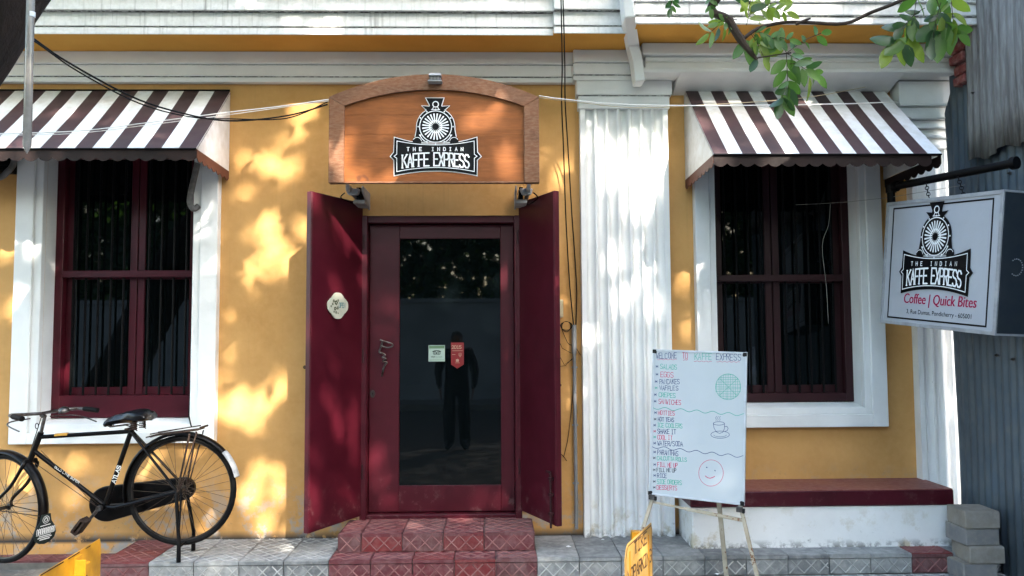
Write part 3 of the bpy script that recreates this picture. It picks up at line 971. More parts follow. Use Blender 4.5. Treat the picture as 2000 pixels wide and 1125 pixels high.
def awning(xa, xb, zt, yf, zf, nstripe, first_brown, label, sag=.0):
    t = thing('awning', ((xa + xb) / 2, 0, zf), label, 'awning', 'striped awnings over the windows')
    mb = MB(); th = .008
    nn = Vector((0, -(zt - zf), -yf)).normalized() * -1
    up = Vector((0, yf, zf - zt)).cross(Vector((1, 0, 0))).normalized()
    if up.z < 0: up = -up
    for k in range(nstripe):
        a = xa + (xb - xa) * k / nstripe; b = xa + (xb - xa) * (k + 1) / nstripe
        mb.mi = (k + (0 if first_brown else 1)) % 2
        for s_ in range(5):
            t0, t1 = s_ / 5, (s_ + 1) / 5
            def q(x_, t_, sg=0): return Vector((x_, yf * t_, zt + (zf - zt) * t_)) + up * (-.006 * math.sin(math.pi * t_) + sg)
            mb.add([q(a, t0), q(b, t0), q(b, t1), q(a, t1)], [(0, 1, 2, 3)])
    sheet = mb.build('awning_sheet', [M['aw_brown'], M['aw_white']], t, fix=False)
    mb = MB()
    mb.prism([(xa, 0, zt) + up * 0 if False else Vector((xa, 0, zt)) - up * .012, Vector((xa, yf, zf)) - up * .012, Vector((xa, yf, zf)) - up * .018, Vector((xa, 0, zt)) - up * .018], (xb - xa, 0, 0))
    mb.build('underside', M['valance'], t)
    for xx in (xa, xb):
        c = MB(); c.prism([(xx, -.002, zt - .015), (xx, yf + .006, zf - .003), (xx, -.002, zf - .02)], (.005 if xx == xa else -.005, 0, 0))
        c.build('cheek', M['aw_white'], t)

    def scallop(A, B, drop, m_, nm, thv):
        A = Vector(A); B = Vector(B); L = (B - A).length; u = (B - A) / L
        n = max(2, round(L / .088)); pts = []
        for k in range(n):
            for j in range(7):
                tt = j / 6
                pts.append((u * L * (k + tt) / n, -(drop + .022 * math.sin(math.pi * tt) ** .8)))
        v = MB()
        m0 = len(pts)
        vs = [A + p for p, d in pts] + [A + p + Vector((0, 0, d)) for p, d in pts]
        vs2 = [q + Vector(thv) for q in vs]
        v.add(vs + vs2, [(i, i + 1, m0 + i + 1, m0 + i) for i in range(m0 - 1)] + [(2 * m0 + i + 1, 2 * m0 + i, 3 * m0 + i, 3 * m0 + i + 1) for i in range(m0 - 1)] +
              [(m0 + i, m0 + i + 1, 3 * m0 + i + 1, 3 * m0 + i) for i in range(m0 - 1)] + [(0, m0, 3 * m0, 2 * m0), (m0 - 1, 2 * m0 - 1, 4 * m0 - 1, 3 * m0 - 1)])
        v.build(nm, m_, t)
    sc = .052
    scallop((xa, yf + .012, zf - .006), (xb - .06 * (1 if xb > 2 else 0), yf + .012, zf - .006), sc, M['valance'], 'front_valance', (0, .004, 0))
    scallop((xa + .001, yf + .014, zf - .006), (xa + .001, -.01, zf - .022), sc, M['valance_side'], 'side_valance', (-.004, 0, 0))
    scallop((xb - .001, yf + .014, zf - .006), (xb - .001, -.01, zf - .022), sc, M['valance_side'] if xb < 0 else M['valance'], 'side_valance', (.004, 0, 0))
    e = MB(); e.tube([(xa, yf + .004, zf - .004), (xb, yf + .004, zf - .004)], .006, 8); e.tube([(xa, -.01, zt - .004), (xb, -.01, zt - .004)], .006, 8)
    e.build('awning_rod', M['dark_iron'], t)
    return t


lyf = -.60; ryf = -.72
awning(-4.02, PX(450, 0, 175), PZ(176, 0, 300), lyf, PZ(289, lyf, 380), 20, False, 'striped awning over the left window, weathered, left of the arched wooden sign')
awning(PX(1335, 0, 170), PX(1720, 0, 170), PZ(169, 0, 1500), ryf, PZ(300, ryf, 1600), 16, True, 'striped awning over the right window, dusty towards its top')

# ------------------------------------------------------------------ wooden name board
M['wood'] = mat('varnished_orange_wood', (.28, .095, .026), .42, (.19, .062, .017), 3.2, stretch=(1, 1, 9), contrast=(.3, .7), fine=((.12, .035, .010), 16, .35), bump=(8, .12, .004), spots=((.13, .045, .018), 2.1, .68), spec=.2)
M['wood_old'] = mat('scuffed_brown_wood', (.19, .075, .032), .55, (.12, .048, .022), 3.5, stretch=(1, 1, 3), fine=((.30, .19, .12), 26, .45), bump=(14, .3, .005), spots=((.36, .28, .22), 24, .74))
M['grey_metal'] = mat('grey_painted_metal', (.33, .34, .34), .5, (.25, .25, .25), 8)
M['white_bracket'] = mat('dusty_white_metal', (.42, .41, .39), .6, (.25, .23, .20), 10)
BY = -.48
bx0, bx1 = PX(643, BY, 300), PX(1053, BY, 300)
bz0 = PZ(358, BY, 850)
board = thing('wooden_sign', ((bx0 + bx1) / 2, BY, bz0), 'arched wooden sign board above the burgundy door with black train emblem', 'sign')
zs_side = (PZ(188, BY, 645) + PZ(195, BY, 1050)) / 2
z_peak = PZ(147, BY, 850)


def arch(x, z_e, z_p, xa, xb):
    t = (x - (xa + xb) / 2) / ((xb - xa) / 2)
    return z_e + (z_p - z_e) * (1 - abs(t) ** 2.05)


N_ = 24
cxb = (bx0 + bx1) / 2
ox = [bx0 + (bx1 - bx0) * i / N_ for i in range(N_ + 1)]
fwid = .098
ix0, ix1 = bx0 + fwid, bx1 - fwid
ins_e = (PZ(206, BY, 672) + PZ(211, BY, 1026)) / 2; ins_p = PZ(177, BY, 850)
ixs = [ix0 + (ix1 - ix0) * i / N_ for i in range(N_ + 1)]
# planks of the inner panel
zl = [bz0 + .012, bz0 + (ins_p - bz0) * .27, bz0 + (ins_p - bz0) * .52, bz0 + (ins_p - bz0) * .735, ins_p + .03]
for k in range(4):
    mb = MB()
    top = []
    for x_ in ixs: top.append(min(zl[k + 1] - .0004, arch(x_, ins_e, ins_p, ix0, ix1) + .02))
    vs = []; za = zl[k] + .0004
    pts = [(ix0 - .005, za)] + [(ix1 + .005, za)] + [(x_, z_) for x_, z_ in zip(ixs[::-1], top[::-1]) if z_ > za + .002]
    mb.prism([(x_, BY, z_) for x_, z_ in pts], (0, .02, 0))
    mb.build('plank', M['wood'], board, bevel=.0008)
# frame
mb = MB()
pts = [(x_, arch(x_, zs_side, z_peak, bx0, bx1)) for x_ in ox]
inn = [(x_, arch(x_, ins_e, ins_p, ix0, ix1)) for x_ in ixs]
vs = [Vector((x_, BY - .022, z_)) for x_, z_ in pts] + [Vector((x_, BY - .022, z_)) for x_, z_ in inn]
vs += [v + Vector((0, .06, 0)) for v in vs]
n1 = N_ + 1
fs = []
for i in range(N_):
    fs += [(i, i + 1, n1 + i + 1, n1 + i), (2 * n1 + i, 2 * n1 + i + 1, 3 * n1 + i + 1, 3 * n1 + i), (i, i + 1, 2 * n1 + i + 1, 2 * n1 + i), (n1 + i, n1 + i + 1, 3 * n1 + i + 1, 3 * n1 + i)]
fs += [(0, n1, 3 * n1, 2 * n1), (N_, n1 + N_, 3 * n1 + N_, 2 * n1 + N_)]
mb.add(vs, fs)
mb.build('arched_rail', M['wood_old'], board, smooth=30)
for s_ in (0, 1):
    a, b = (bx0, ix0) if s_ == 0 else (ix1, bx1)
    z_a = zs_side if s_ == 0 else ins_e; z_b = ins_e if s_ == 0 else zs_side
    mb = MB(); mb.prism([(a, BY - .0215, bz0), (b, BY - .0215, bz0), (b, BY - .0215, z_b - .001), (a, BY - .0215, z_a - .001)], (0, .06, 0))
    mb.build('side_rail', M['wood_old'], board, bevel=.003)
MB().box(bx0 + .005, bx1 - .005, BY + .02, BY + .035, bz0 + .005, ins_e).build('backing', M['wood_old'], board)
MB().box(ix0, ix1, BY - .006, BY + .03, bz0, bz0 + .012).build('bottom_rail', M['wood_old'], board, bevel=.002)
ec = P(851, 248, BY)
emblem(board, ec + Vector((0, -.001, 0)), Vector((1, 0, 0)), Vector((0, 0, 1)), Vector((0, -1, 0)), (PX(938, BY) - PX(765, BY)) / 640)
# brackets and flood lamps below
for sx_, fx in ((PX(700, -.25, 372), 1), (PX(1018, -.25, 372), -1)):
    mb = MB()
    mb.box(sx_ - .04, sx_ + .04, -.22, -.005, bz0 - .085, bz0 - .06)
    mb.box(sx_ - .045 * fx - .012, sx_ - .045 * fx + .012, -.40, -.005, bz0 - .03, bz0 + .01)
    mb.prism([(sx_ + .03 * fx, -.02, bz0 - .10), (sx_ + .03 * fx, -.30, bz0 - .02), (sx_ + .03 * fx, -.30, bz0 + .02), (sx_ + .03 * fx, -.02, bz0 + .02)], (.012 * fx, 0, 0))
    mb.build('bracket', M['white_bracket'], board, bevel=.003)
    MB().box(sx_ - .015, sx_ + .012, -.24, -.02, bz0 - .06, bz0 + .02).build('strut', M['dark_iron'], board)
    fl = MB()
    o_ = Vector((sx_ - .03 * fx, -.33, bz0 - .03))
    fl.prism([o_ + Vector((-.045, 0, .025)), o_ + Vector((.045, 0, .025)), o_ + Vector((.035, 0, -.018)), o_ + Vector((-.025, 0, -.018))], (0, .08, .01))
    fl.build('lamp_housing', M['grey_metal'], board, bevel=.006)
    MB().tube(curve_pts([o_ + Vector((.05 * -fx, .02, 0)), o_ + Vector((.08 * -fx, .06, -.03)), o_ + Vector((.02, .2, -.05)), o_ + Vector((0, .3, .0))], 5), .004, 6).build('lamp_cable', M['wire_black'], board)
# small fixture on top of the arch
lp = P(850, 152, BY - .05)
fx_ = thing('sign_lamp', (lp.x, BY, lp.z - .03), 'small grey lamp fitting clamped on top of the arched wooden sign', 'lamp')
MB().prism([lp + Vector((-.043, -.03, -.022)), lp + Vector((.043, -.03, -.022)), lp + Vector((.048, -.03, -.032)), lp + Vector((-.048, -.03, -.032))], (0, .08, 0)).build('lamp_base', M['grey_metal'], fx_, bevel=.002)
MB().box(lp.x - .036, lp.x + .036, lp.y - .02, lp.y + .06, lp.z - .021, lp.z + .004).build('lamp_body', M['dark_iron'], fx_)
MB().prism([lp + Vector((-.040, -.035, .005)), lp + Vector((.040, -.035, .005)), lp + Vector((.037, -.01, .028)), lp + Vector((-.037, -.01, .028))], (0, .07, .004)).build('lamp_cover', M['grey_metal'], fx_, bevel=.002)
mb = MB()
for k in range(8): mb.box(lp.x - .033 + k * .009, lp.x - .029 + k * .009, lp.y - .026, lp.y - .018, lp.z - .018, lp.z + .003)
mb.build('lamp_fins', M['grey_metal'], fx_)

# ------------------------------------------------------------------ things on the door
M['cream'] = mat('cream_painted_board', (.50, .50, .40), .5, (.42, .42, .34), 20, obj=True)
M['olive'] = mat('olive_print', (.06, .07, .035), .5)
M['teal_ink'] = mat('teal_print', (.03, .16, .19), .5)
# OPEN plaque on the left leaf
sp = .0
best = None
for k in range(400):
    q = la + lu * (.53 * k / 400) + ln * .006
    a, b = proj(Vector((q.x, q.y, 1.9)))
    if best is None or abs(a - 659) < best[0]: best = (abs(a - 659), q.copy())
oc = best[1]; oc.z = 1.0
zz = min((abs(proj(Vector((oc.x, oc.y, z_ / 500)))[1] - 597), z_ / 500) for z_ in range(300, 1500))[1]
oc.z = zz
pl = thing('open_plaque', oc, 'small cream OPEN plaque with flowers hanging on the left door leaf', 'sign')
U = -lu  # towards the hinge is to the right in view
out = []
hw = .115; hh = .088
for k in range(64):
    a = 2 * math.pi * k / 64
    r_ = 1 + .10 * math.cos(4 * a) - .03 * math.cos(8 * a) + (.05 if abs(math.sin(2 * a)) > .9 else 0)
    out.append(oc + U * (.098 * r_ * math.cos(a)) + Vector((0, 0, .082 * r_ * math.sin(a))))
MB().prism(out, ln * .006).build('plaque', M['cream'], pl)
mb = MB()
text_strokes(mb, 'OPEN', .008, -.012, .032, .0042, oc + ln * .0062, U, Vector((0, 0, 1)), ln, asp=.42, gap=.25)
mb.build('lettering', M['teal_ink'], pl, fix=False)
mb = MB()
for (a, b, r_) in ((-.045, .03, .012), (-.02, .02, .018), (-.055, .01, .010), (-.03, -.02, .014), (-.005, -.015, .012), (-.02, -.045, .010), (-.04, -.04, .008), (-.0, .035, .009), (-.07, -.005, .008), (.0, -.05, .006)):
    for k in range(5):
        c = (a + r_ * .6 * math.cos(k * 1.256), b + r_ * .6 * math.sin(k * 1.256))
        mb.poly([oc + ln * .0066 + U * x_ + Vector((0, 0, y_)) for x_, y_ in circ(*c, r_ * .42, 6)[:-1]])
mb.build('flower_print', M['olive'], pl, fix=False)
# stickers on the glass
GY = DY + .0135
M['stick_green'] = mat('green_sticker_band', (.11, .20, .11), .4)
M['stick_white'] = mat('pale_green_sticker', (.36, .46, .41), .4)
M['stick_red'] = mat('red_sticker', (.20, .018, .02), .4)
M['stick_gold'] = mat('sticker_gold_print', (.42, .30, .22), .4)
a = P(837, 706, GY); b = P(869, 674, GY)
st = thing('glass_sticker', ((a.x + b.x) / 2, GY, a.z), 'square pale sticker with green band and owl eyes on the glass door', 'sticker')
MB().box(a.x, b.x, GY - .001, GY, a.z, b.z).build('sticker_border', M['stick_white'], st)
MB().box(a.x + .004, b.x - .004, GY - .0016, GY - .001, b.z - .024, b.z - .004).build('green_band', M['stick_green'], st)
mb = MB(); mb.box(a.x + .006, b.x - .006, GY - .0014, GY - .001, a.z + .009, a.z + .012)
mb.build('bottom_line', M['stick_green'], st)
mb = MB(); c = Vector(((a.x + b.x) / 2, GY - .0012, (a.z + b.z) / 2 + .002)); X_ = Vector((1, 0, 0)); Z_ = Vector((0, 0, 1)); Nn = Vector((0, -1, 0))
for s_ in (-1, 1):
    ribbon(mb, circ(s_ * .0135, 0, .0115, 14), .0035, c, X_, Z_, Nn); ribbon(mb, circ(s_ * .0135, 0, .004, 8), .003, c, X_, Z_, Nn)
ribbon(mb, [(-.029, .010), (-.016, .0155), (0, .017), (.016, .0155), (.029, .010)], .005, c, X_, Z_, Nn)
mb.poly([c + X_ * x_ + Z_ * y_ + Nn * .0004 for x_, y_ in ((-.004, -.004), (.004, -.004), (0, -.013))])
text_strokes(mb, 'TRIP', -.040, -.032, .008, .0018, c, X_, Z_, Nn, asp=.7, gap=.3)
mb.build('owl_print', M['print_black'], st, fix=False)
mb = MB(); text_strokes(mb, 'ADVISOR', -.012, -.032, .007, .0010, c, X_, Z_, Nn, asp=.8, gap=.3); mb.build('sticker_print', M['stick_green'], st, fix=False)
a = P(881, 712, GY); b = P(906, 669, GY); tip = P(893, 720, GY)
st = thing('glass_sticker', ((a.x + b.x) / 2, GY, tip.z), 'red pennant sticker marked 2015 on the glass door', 'sticker')
MB().prism([(a.x, GY - .001, b.z), (b.x, GY - .001, b.z), (b.x, GY - .001, a.z), (tip.x, GY - .001, tip.z), (a.x, GY - .001, a.z)], (0, .001, 0)).build('pennant', M['stick_red'], st)
mb = MB(); c = Vector((a.x, GY - .0012, b.z)); W_ = b.x - a.x
text_strokes(mb, '2015', .006, -.043, .022, .0042, c, X_, Z_, Nn, asp=.62, gap=.28)
ribbon(mb, [(.010, -.058), (W_ - .01, -.058)], .003, c, X_, Z_, Nn)
ribbon(mb, [(.008, -.085), (.030, -.085)], .003, c, X_, Z_, Nn)
ribbon(mb, [(.056, -.075), (.056, -.092), (.064, -.098), (.072, -.092), (.072, -.075)], .003, c, X_, Z_, Nn); ribbon(mb, [(.064, -.072), (.064, -.104)], .003, c, X_, Z_, Nn)
mb.poly([c + X_ * x_ + Z_ * y_ + Nn * .0004 for x_, y_ in ((.034, -.136), (.055, -.136), (.056, -.122), (.048, -.115), (.040, -.120), (.035, -.116))])
ribbon(mb, [(.032, -.144), (.060, -.144)], .003, c, X_, Z_, Nn)
mb.build('pennant_print', M['stick_gold'], st, fix=False)
# ------------------------------------------------------------------ helper: where a sight line meets a plane


def on_plane(px, py, o, n):
    d = ROT @ Vector(((px - 1000.0) / F_PX, (562.5 - py) / F_PX, -1.0))
    return CAM + d * ((o - CAM).dot(n) / d.dot(n))


def frame_from(TL, TR, BL, BR):
    """flat rectangle nearest to four corners: origin (centre), ux, uz, n, width, height"""
    c = (TL + TR + BL + BR) / 4
    ux = ((TR + BR) - (TL + BL)).normalized()
    uz = ((TL + TR) - (BL + BR)); uz = (uz - ux * uz.dot(ux)).normalized()
    n = ux.cross(uz)
    if (CAM - c).dot(n) < 0: n = -n
    return c, ux, uz, n, ((TR + BR) / 2 - (TL + BL) / 2).length, ((TL + TR) / 2 - (BL + BR) / 2).length


# ------------------------------------------------------------------ corrugated hoarding on the right
M['sheet'] = mat('blue_grey_corrugated_sheet', (.085, .115, .145), .6, (.055, .072, .09), 2.5, stretch=(1, 1, .35), metal=.2, fine=((.14, .15, .15), 18, .5), spec=.45)
M['sheet_old'] = mat('weathered_zinc_sheet', (.17, .165, .16), .6, (.10, .09, .085), 3, stretch=(2, 6, .5), metal=.2, fine=((.30, .30, .29), 15, .5), spots=[((.12, .08, .06), 10, .68)])


def corrugated(name, x_of, y0, y1, ztop, zbot, m_, lab):
    """sheet standing at right angles to the facade; ribs run upright"""
    mb = MB(); n = int((y1 - y0) / .0127); cols = []
    for i in range(n + 1):
        y = y0 + (y1 - y0) * i / n
        x = x_of(y) + .011 * math.cos((y - y0) / .076 * 2 * math.pi)
        cols.append((x, y))
    nz = 8
    for (x, y) in cols:
        a, b = zbot(y), ztop(y)
        for k in range(nz + 1): mb.v.append(Vector((x + .006 * math.sin(k * 1.3 + y * 4), y, a + (b - a) * k / nz)))
    for i in range(n):
        for k in range(nz):
            a = i * (nz + 1) + k
            mb.f.append((a, a + nz + 1, a + nz + 2, a + 1)); mb.m.append(0)
    o = mb.build(name, m_, None, smooth=60, fix=False)
    s = o.modifiers.new('thick', 'SOLIDIFY'); s.thickness = .0012
    tag(o, lab, 'metal sheet')
    return o


XS = PX(1868, -.12, 700)
ztip = P(1856, 222, -.12).z


def ztop_low(y):
    # cut corner: rises quickly from the back edge towards the street
    return min(ztip + (-.12 - y) * 3.4, 4.6)


low = corrugated('corrugated_sheet', lambda y: XS + (-.12 - y) * -.05, -3.2, -.12, ztop_low, lambda y: ZL - .02, M['sheet'], 'tall blue-grey corrugated sheet fence behind the hanging sign')
rp = P(1935, 300, -.72)
up_ = corrugated('corrugated_sheet', lambda y: XS - .05 + (-.12 - y) * -.05, -3.1, -.48, lambda y: 4.7, lambda y: rp.z + .02 * math.sin(y * 21) + (-.6 - y) * .02, M['sheet_old'], 'weathered zinc sheet overlapping the top of the blue-grey fence')
up_['group'] = low['group'] = 'corrugated metal sheets'
scr = MB()
for (px_, py_) in ((1917, 188), (1935, 181), (1985, 338), (1944, 694), (1975, 702)):
    yy = min((abs(proj(Vector((XS + (-.12 - y_ / 200) * -.05, y_ / 200, 2)))[0] - px_), y_ / 200) for y_ in range(-280, -26))[1]
    xx = XS + (-.12 - yy) * -.05
    zz = min((abs(proj(Vector((xx, yy, z_ / 200)))[1] - py_), z_ / 200) for z_ in range(40, 900))[1]
    scr.lathe((xx - .055 if px_ > 1925 and py_ < 260 else xx - .008, yy, zz), (-1, -.15, 0), [(.011, 0), (.011, .004), (.006, .005), (.005, .022)], 8)
scr.build('screws', M['chrome'], low, world=False)
low.children[0]['kind'] = 'stuff'

# ------------------------------------------------------------------ stacked concrete blocks
M['block'] = mat('grey_concrete_block', (.20, .195, .195), .9, (.13, .13, .135), 9, bump=(55, .7, .006), fine=((.33, .30, .26), 18, .5))
M['block2'] = mat('buff_concrete_block', (.25, .22, .18), .9, (.17, .15, .13), 9, bump=(55, .7, .006), fine=((.35, .33, .30), 18, .5))
bh = .104
bpos = P(1891, 1128, -.70)
labs = ['lowest grey concrete block of the stack by the corrugated fence', 'second concrete block from the ground in the stack, buff', 'third concrete block from the ground, plain grey', 'topmost concrete block of the stack with buff stained top']
for k in range(4):
    t = thing('concrete_block', (bpos.x + .004 + (-.028, .012, 0, -.002)[k], -.70 + (0, .0, .01, .008)[k], ZL + .001 + k * bh), labs[k], 'concrete block', 'concrete blocks stacked by the fence', rot=(0, 0, R((1, -3, 2, -2)[k])))
    m_ = M['block'] if k in (0, 2) else M['block2']
    o = MB().box(0, .212, 0, .21, 0, bh - .004).build('block', m_, t, bevel=.007, seg=2)
    MB().box(.003, .208, .003, .207, bh - .0045, bh - .0005).build('mortar_skim', M['block2'], t, bevel=.001)

# ------------------------------------------------------------------ hanging box sign and its pipe bracket
TL, BL = P(1726, 398, -.45), P(1726, 630, -.45)
TR, BR = P(1953, 371, -1.36), P(1955, 657, -1.36)
c, ux, uz, n, W_, H_ = frame_from(TL, TR, BL, BR)
M['sign_face'] = mat('backlit_sign_vinyl_unlit', (.36, .38, .42), .38, (.32, .34, .38), 1.4, bump=(2.2, .35, .02), spec=.4)
M['sign_box'] = mat('navy_sign_casing', (.016, .024, .034), .4, (.024, .03, .038), 12, spots=[((.2, .2, .2), 50, .78)])
M['alu'] = mat('dull_aluminium_trim', (.36, .38, .41), .45, (.25, .26, .28), 10, metal=.3)
M['magenta'] = mat('magenta_print', (.33, .012, .07), .4)
hs = thing('hanging_sign', (c.x, c.y, c.z - H_ / 2), 'grey box sign with black train emblem hanging from a pipe beside the right window', 'sign')
TH = .19
body = MB().obox(c - ux * W_ / 2 - uz * H_ / 2 - n * (TH), ux * W_, uz * H_, n * (TH - .004)).build('casing', M['sign_box'], hs, bevel=.003)
MB().obox(c - ux * (W_ / 2 - .018) - uz * (H_ / 2 - .018) - n * .004, ux * (W_ - .036), uz * (H_ - .036), n * .004).build('face', M['sign_face'], hs)
mb = MB()
e = .022
mb.obox(c - ux * W_ / 2 - uz * H_ / 2 - n * .004, ux * W_, uz * e, n * .010); mb.obox(c - ux * W_ / 2 + uz * (H_ / 2 - e) - n * .004, ux * W_, uz * e, n * .010)
mb.obox(c - ux * W_ / 2 - uz * (H_ / 2 - e) - n * .004, ux * e, uz * (H_ - 2 * e), n * .0096); mb.obox(c + ux * (W_ / 2 - e) - uz * (H_ / 2 - e) - n * .004, ux * e, uz * (H_ - 2 * e), n * .0096)
mb.obox(c + ux * (W_ / 2 - .001) - uz * H_ / 2 - n * TH, ux * .004, uz * .012, n * TH); mb.obox(c + ux * (W_ / 2 - .001) + uz * (H_ / 2 - .012) - n * TH, ux * .004, uz * .012, n * TH)
mb.build('trim', M['alu'], hs, bevel=.001)
o_ = c + n * .0008
ins = .07
mb = MB(); w2, h2 = W_ / 2 - ins, H_ / 2 - ins * .62
ribbon(mb, [(-w2 - .0, -h2), (w2, -h2), (w2, h2), (-w2, h2), (-w2, -h2)], .010, o_, ux, uz, n)
mb.build('border_line', M['print_black'], hs, fix=False)
ec = on_plane(1829, 462, c, n)
kk = 163 / 1500 * (ec - CAM).length / 578
emblem(hs, ec + n * .0002, ux * .93, uz, n, kk * .985, border=False, faint=True)
q = on_plane(1831, 596, c, n)
font_text('tagline', 'Coffee | Quick Bites', .088, M['magenta'], hs, q + n * .0016, ux, uz, shear=.12, xs=.80)
font_text('tagline_weight', 'Coffee | Quick Bites', .088, M['magenta'], hs, q + n * .0012 + ux * .003, ux, uz, shear=.12, xs=.80)
q = on_plane(1831, 617, c, n)
font_text('address', '3, Rue Dumas, Pondicherry - 605001', .038, M['print_black'], hs, q + n * .0014, ux, uz, xs=.92)
mb = MB()
ends = c + ux * (W_ / 2 + .0005) - n * .10
for k in range(15):
    a = R(55 + k * 18)
    mb.lathe(ends + n * (.04 * math.cos(a) * 1.0) * 1 + uz * (-.0 - .045 * math.sin(a) - .02), ux, [(.0035, 0), (.0035, .003)], 6)
dots = mb.build('lettering_dots', M['alu'], hs); dots['kind'] = 'stuff'
pA = P(1740, 366, -.47); pB = P(1983, 318, -1.22)
pr = thing('pipe_bracket', (pA.x, 0, pA.z), 'dark pipe bracket arm holding the hanging box sign', 'bracket')
mb = MB()
arm = [Vector((pA.x, -.0, pA.z - .11)), Vector((pA.x, -.43, pA.z - .11)), Vector((pA.x, -.47, pA.z - .09)), Vector((pA.x, -.47, pA.z - .02))]
mb.tube([pA + Vector((0, .0, -.10)), pA + Vector((0, 0, -.012)), pA + (pB - pA).normalized() * .02, pB], .025, 12)
mb.build('arm', M['dark_iron'], pr, smooth=40)
mb = MB(); mb.tube([pA + Vector((0, 0, -.10)), pA + Vector((.02, .02, -.34)), Vector((pA.x + .22, 0, pA.z - .50))], .020, 10)
mb.build('wall_pipe', M['dark_iron'], pr, smooth=40)
mb = MB(); mb.lathe(pA + Vector((0, 0, -.035)), (0, 0, 1), [(.034, 0), (.034, .05)], 12); mb.lathe(pA + (pB - pA).normalized() * .02, pB - pA, [(.034, 0), (.034, .03)], 12)
mb.build('elbow_collar', M['dark_iron'], pr, smooth=40)
mb = MB(); mb.lathe(pB - (pB - pA).normalized() * .02, pB - pA, [(.036, 0), (.036, .03)], 12); mb.build('end_cap', M['dark_iron'], pr, smooth=40)
for (ax, ay, bx, by) in ((1822, 356, 1815, 388), (1891, 344, 1889, 402)):
    # chain: alternating links from the arm down to the sign
    tt = (ax - 1740) / (1983 - 1740) * 1.0
    A = pA + (pB - pA) * min(1, tt * .92)
    Bq = on_plane(bx, by, c - n * .02, n)
    L_ = (Bq - A); nL = max(3, int(L_.length / .030)); dz = L_.normalized(); sx = dz.orthogonal().normalized(); sy = dz.cross(sx)
    for k in range(nL):
        cc = A + L_ * (k + .5) / nL; rr = sx if k % 2 else sy
        mb = MB(); mb.tube([cc + dz * (.019 * math.cos(a)) + rr * (.010 * math.sin(a)) for a in [i * math.pi / 5 for i in range(10)]], .0028, 5, closed=True)
        mb.build('chain_link', M['dark_iron'], hs, smooth=True)

# ------------------------------------------------------------------ whiteboard on an easel
M['wb'] = mat('whiteboard_enamel', (.45, .49, .52), .22, (.43, .47, .50), 1.5, spec=.5)
M['alu2'] = mat('satin_aluminium', (.55, .58, .62), .4, (.45, .47, .5), 12, metal=.4)
M['easel'] = mat('worn_cream_metal_legs', (.42, .38, .30), .6, (.30, .25, .18), 9, spots=[((.16, .07, .035), 12, .60)])
M['black_plastic'] = mat('black_plastic', (.004, .004, .004), .5)
inks = {'k': mat('navy_marker_ink', (.035, .05, .15), .6), 'g': mat('green_marker_ink', (.05, .36, .25), .6), 'r': mat('red_marker_ink', (.50, .035, .10), .6), 'b': mat('black_marker_ink', (.03, .035, .055), .6)}
c, ux, uz, n, W_, H_ = frame_from(P(1274, 682, -.65), P(1458, 688, -.90), P(1268, 966, -.70), P(1456, 988, -.95))
wbd = thing('whiteboard', (c.x, c.y, c.z - H_ / 2), 'white menu board with coloured marker writing standing on an easel', 'whiteboard')
MB().obox(c - ux * (W_ / 2 - .006) - uz * (H_ / 2 - .006) - n * .012, ux * (W_ - .012), uz * (H_ - .012), n * .0125).build('writing_surface', M['wb'], wbd)
mb = MB(); e = .011
mb.obox(c - ux * W_ / 2 - uz * H_ / 2 - n * .015, ux * W_, uz * e, n * .020); mb.obox(c - ux * W_ / 2 + uz * (H_ / 2 - e) - n * .015, ux * W_, uz * e, n * .020)
mb.obox(c - ux * W_ / 2 - uz * (H_ / 2 - e) - n * .015, ux * e, uz * (H_ - 2 * e), n * .0196); mb.obox(c + ux * (W_ / 2 - e) - uz * (H_ / 2 - e) - n * .015, ux * e, uz * (H_ - 2 * e), n * .0196)
mb.build('frame', M['alu2'], wbd, bevel=.001)
for sx_ in (-1, 1):
    for sz_ in (-1, 1):
        q = c + ux * sx_ * (W_ / 2 - .012) + uz * sz_ * (H_ / 2 - .012)
        MB().obox(q - ux * .014 - uz * .014 - n * .017, ux * .026, uz * .026, n * .024).build('corner_cap', M['black_plastic'], wbd, bevel=.004)


def loc(x, y):
    q = on_plane(1180 + x / 2.419, 660 + y / 2.419, c, n) - c
    return q.dot(ux), q.dot(uz)


class Pen(dict):
    pass


pens = {k: MB() for k in inks}


def flush(nm):
    for k_ in inks:
        if pens[k_].f:
            pens[k_].build(nm, inks[k_], wbd, fix=False); pens[k_] = MB()



O_ = c + n * .0007


def wtext(s, col, xa, ya, xb, yb, h, wd=.0028):
    """s from picture-crop (xa, ya = top left) to (xb, yb = top right), height h"""
    a = Vector(loc(xa, ya + h)); b = Vector(loc(xb, yb + h)); t = Vector(loc(xa, ya))
    hh = (t - a).length; L_ = (b - a).length
    ang = math.atan2(b.y - a.y, b.x - a.x)
    u2 = ux * math.cos(ang) + uz * math.sin(ang); v2 = uz * math.cos(ang) - ux * math.sin(ang)
    nch = sum(.8 if q == ' ' else 1.3 for q in s)
    text_strokes(pens[col], s, 0, 0, hh, wd, O_ + ux * a.x + uz * a.y, u2, v2, n, asp=L_ / nch / hh, gap=.3, jit=.06)


def wline(pts, col, wd=.0024):
    ribbon(pens[col], [loc(*p) for p in pts], wd, O_, ux, uz, n)


def squig(xa, ya, xb, yb, amp, waves, col, wd=.002):
    m_ = waves * 8
    wline([(xa + (xb - xa) * i / m_, ya + (yb - ya) * i / m_ + amp * math.sin(2 * math.pi * waves * i / m_)) for i in range(m_ + 1)], col, wd)


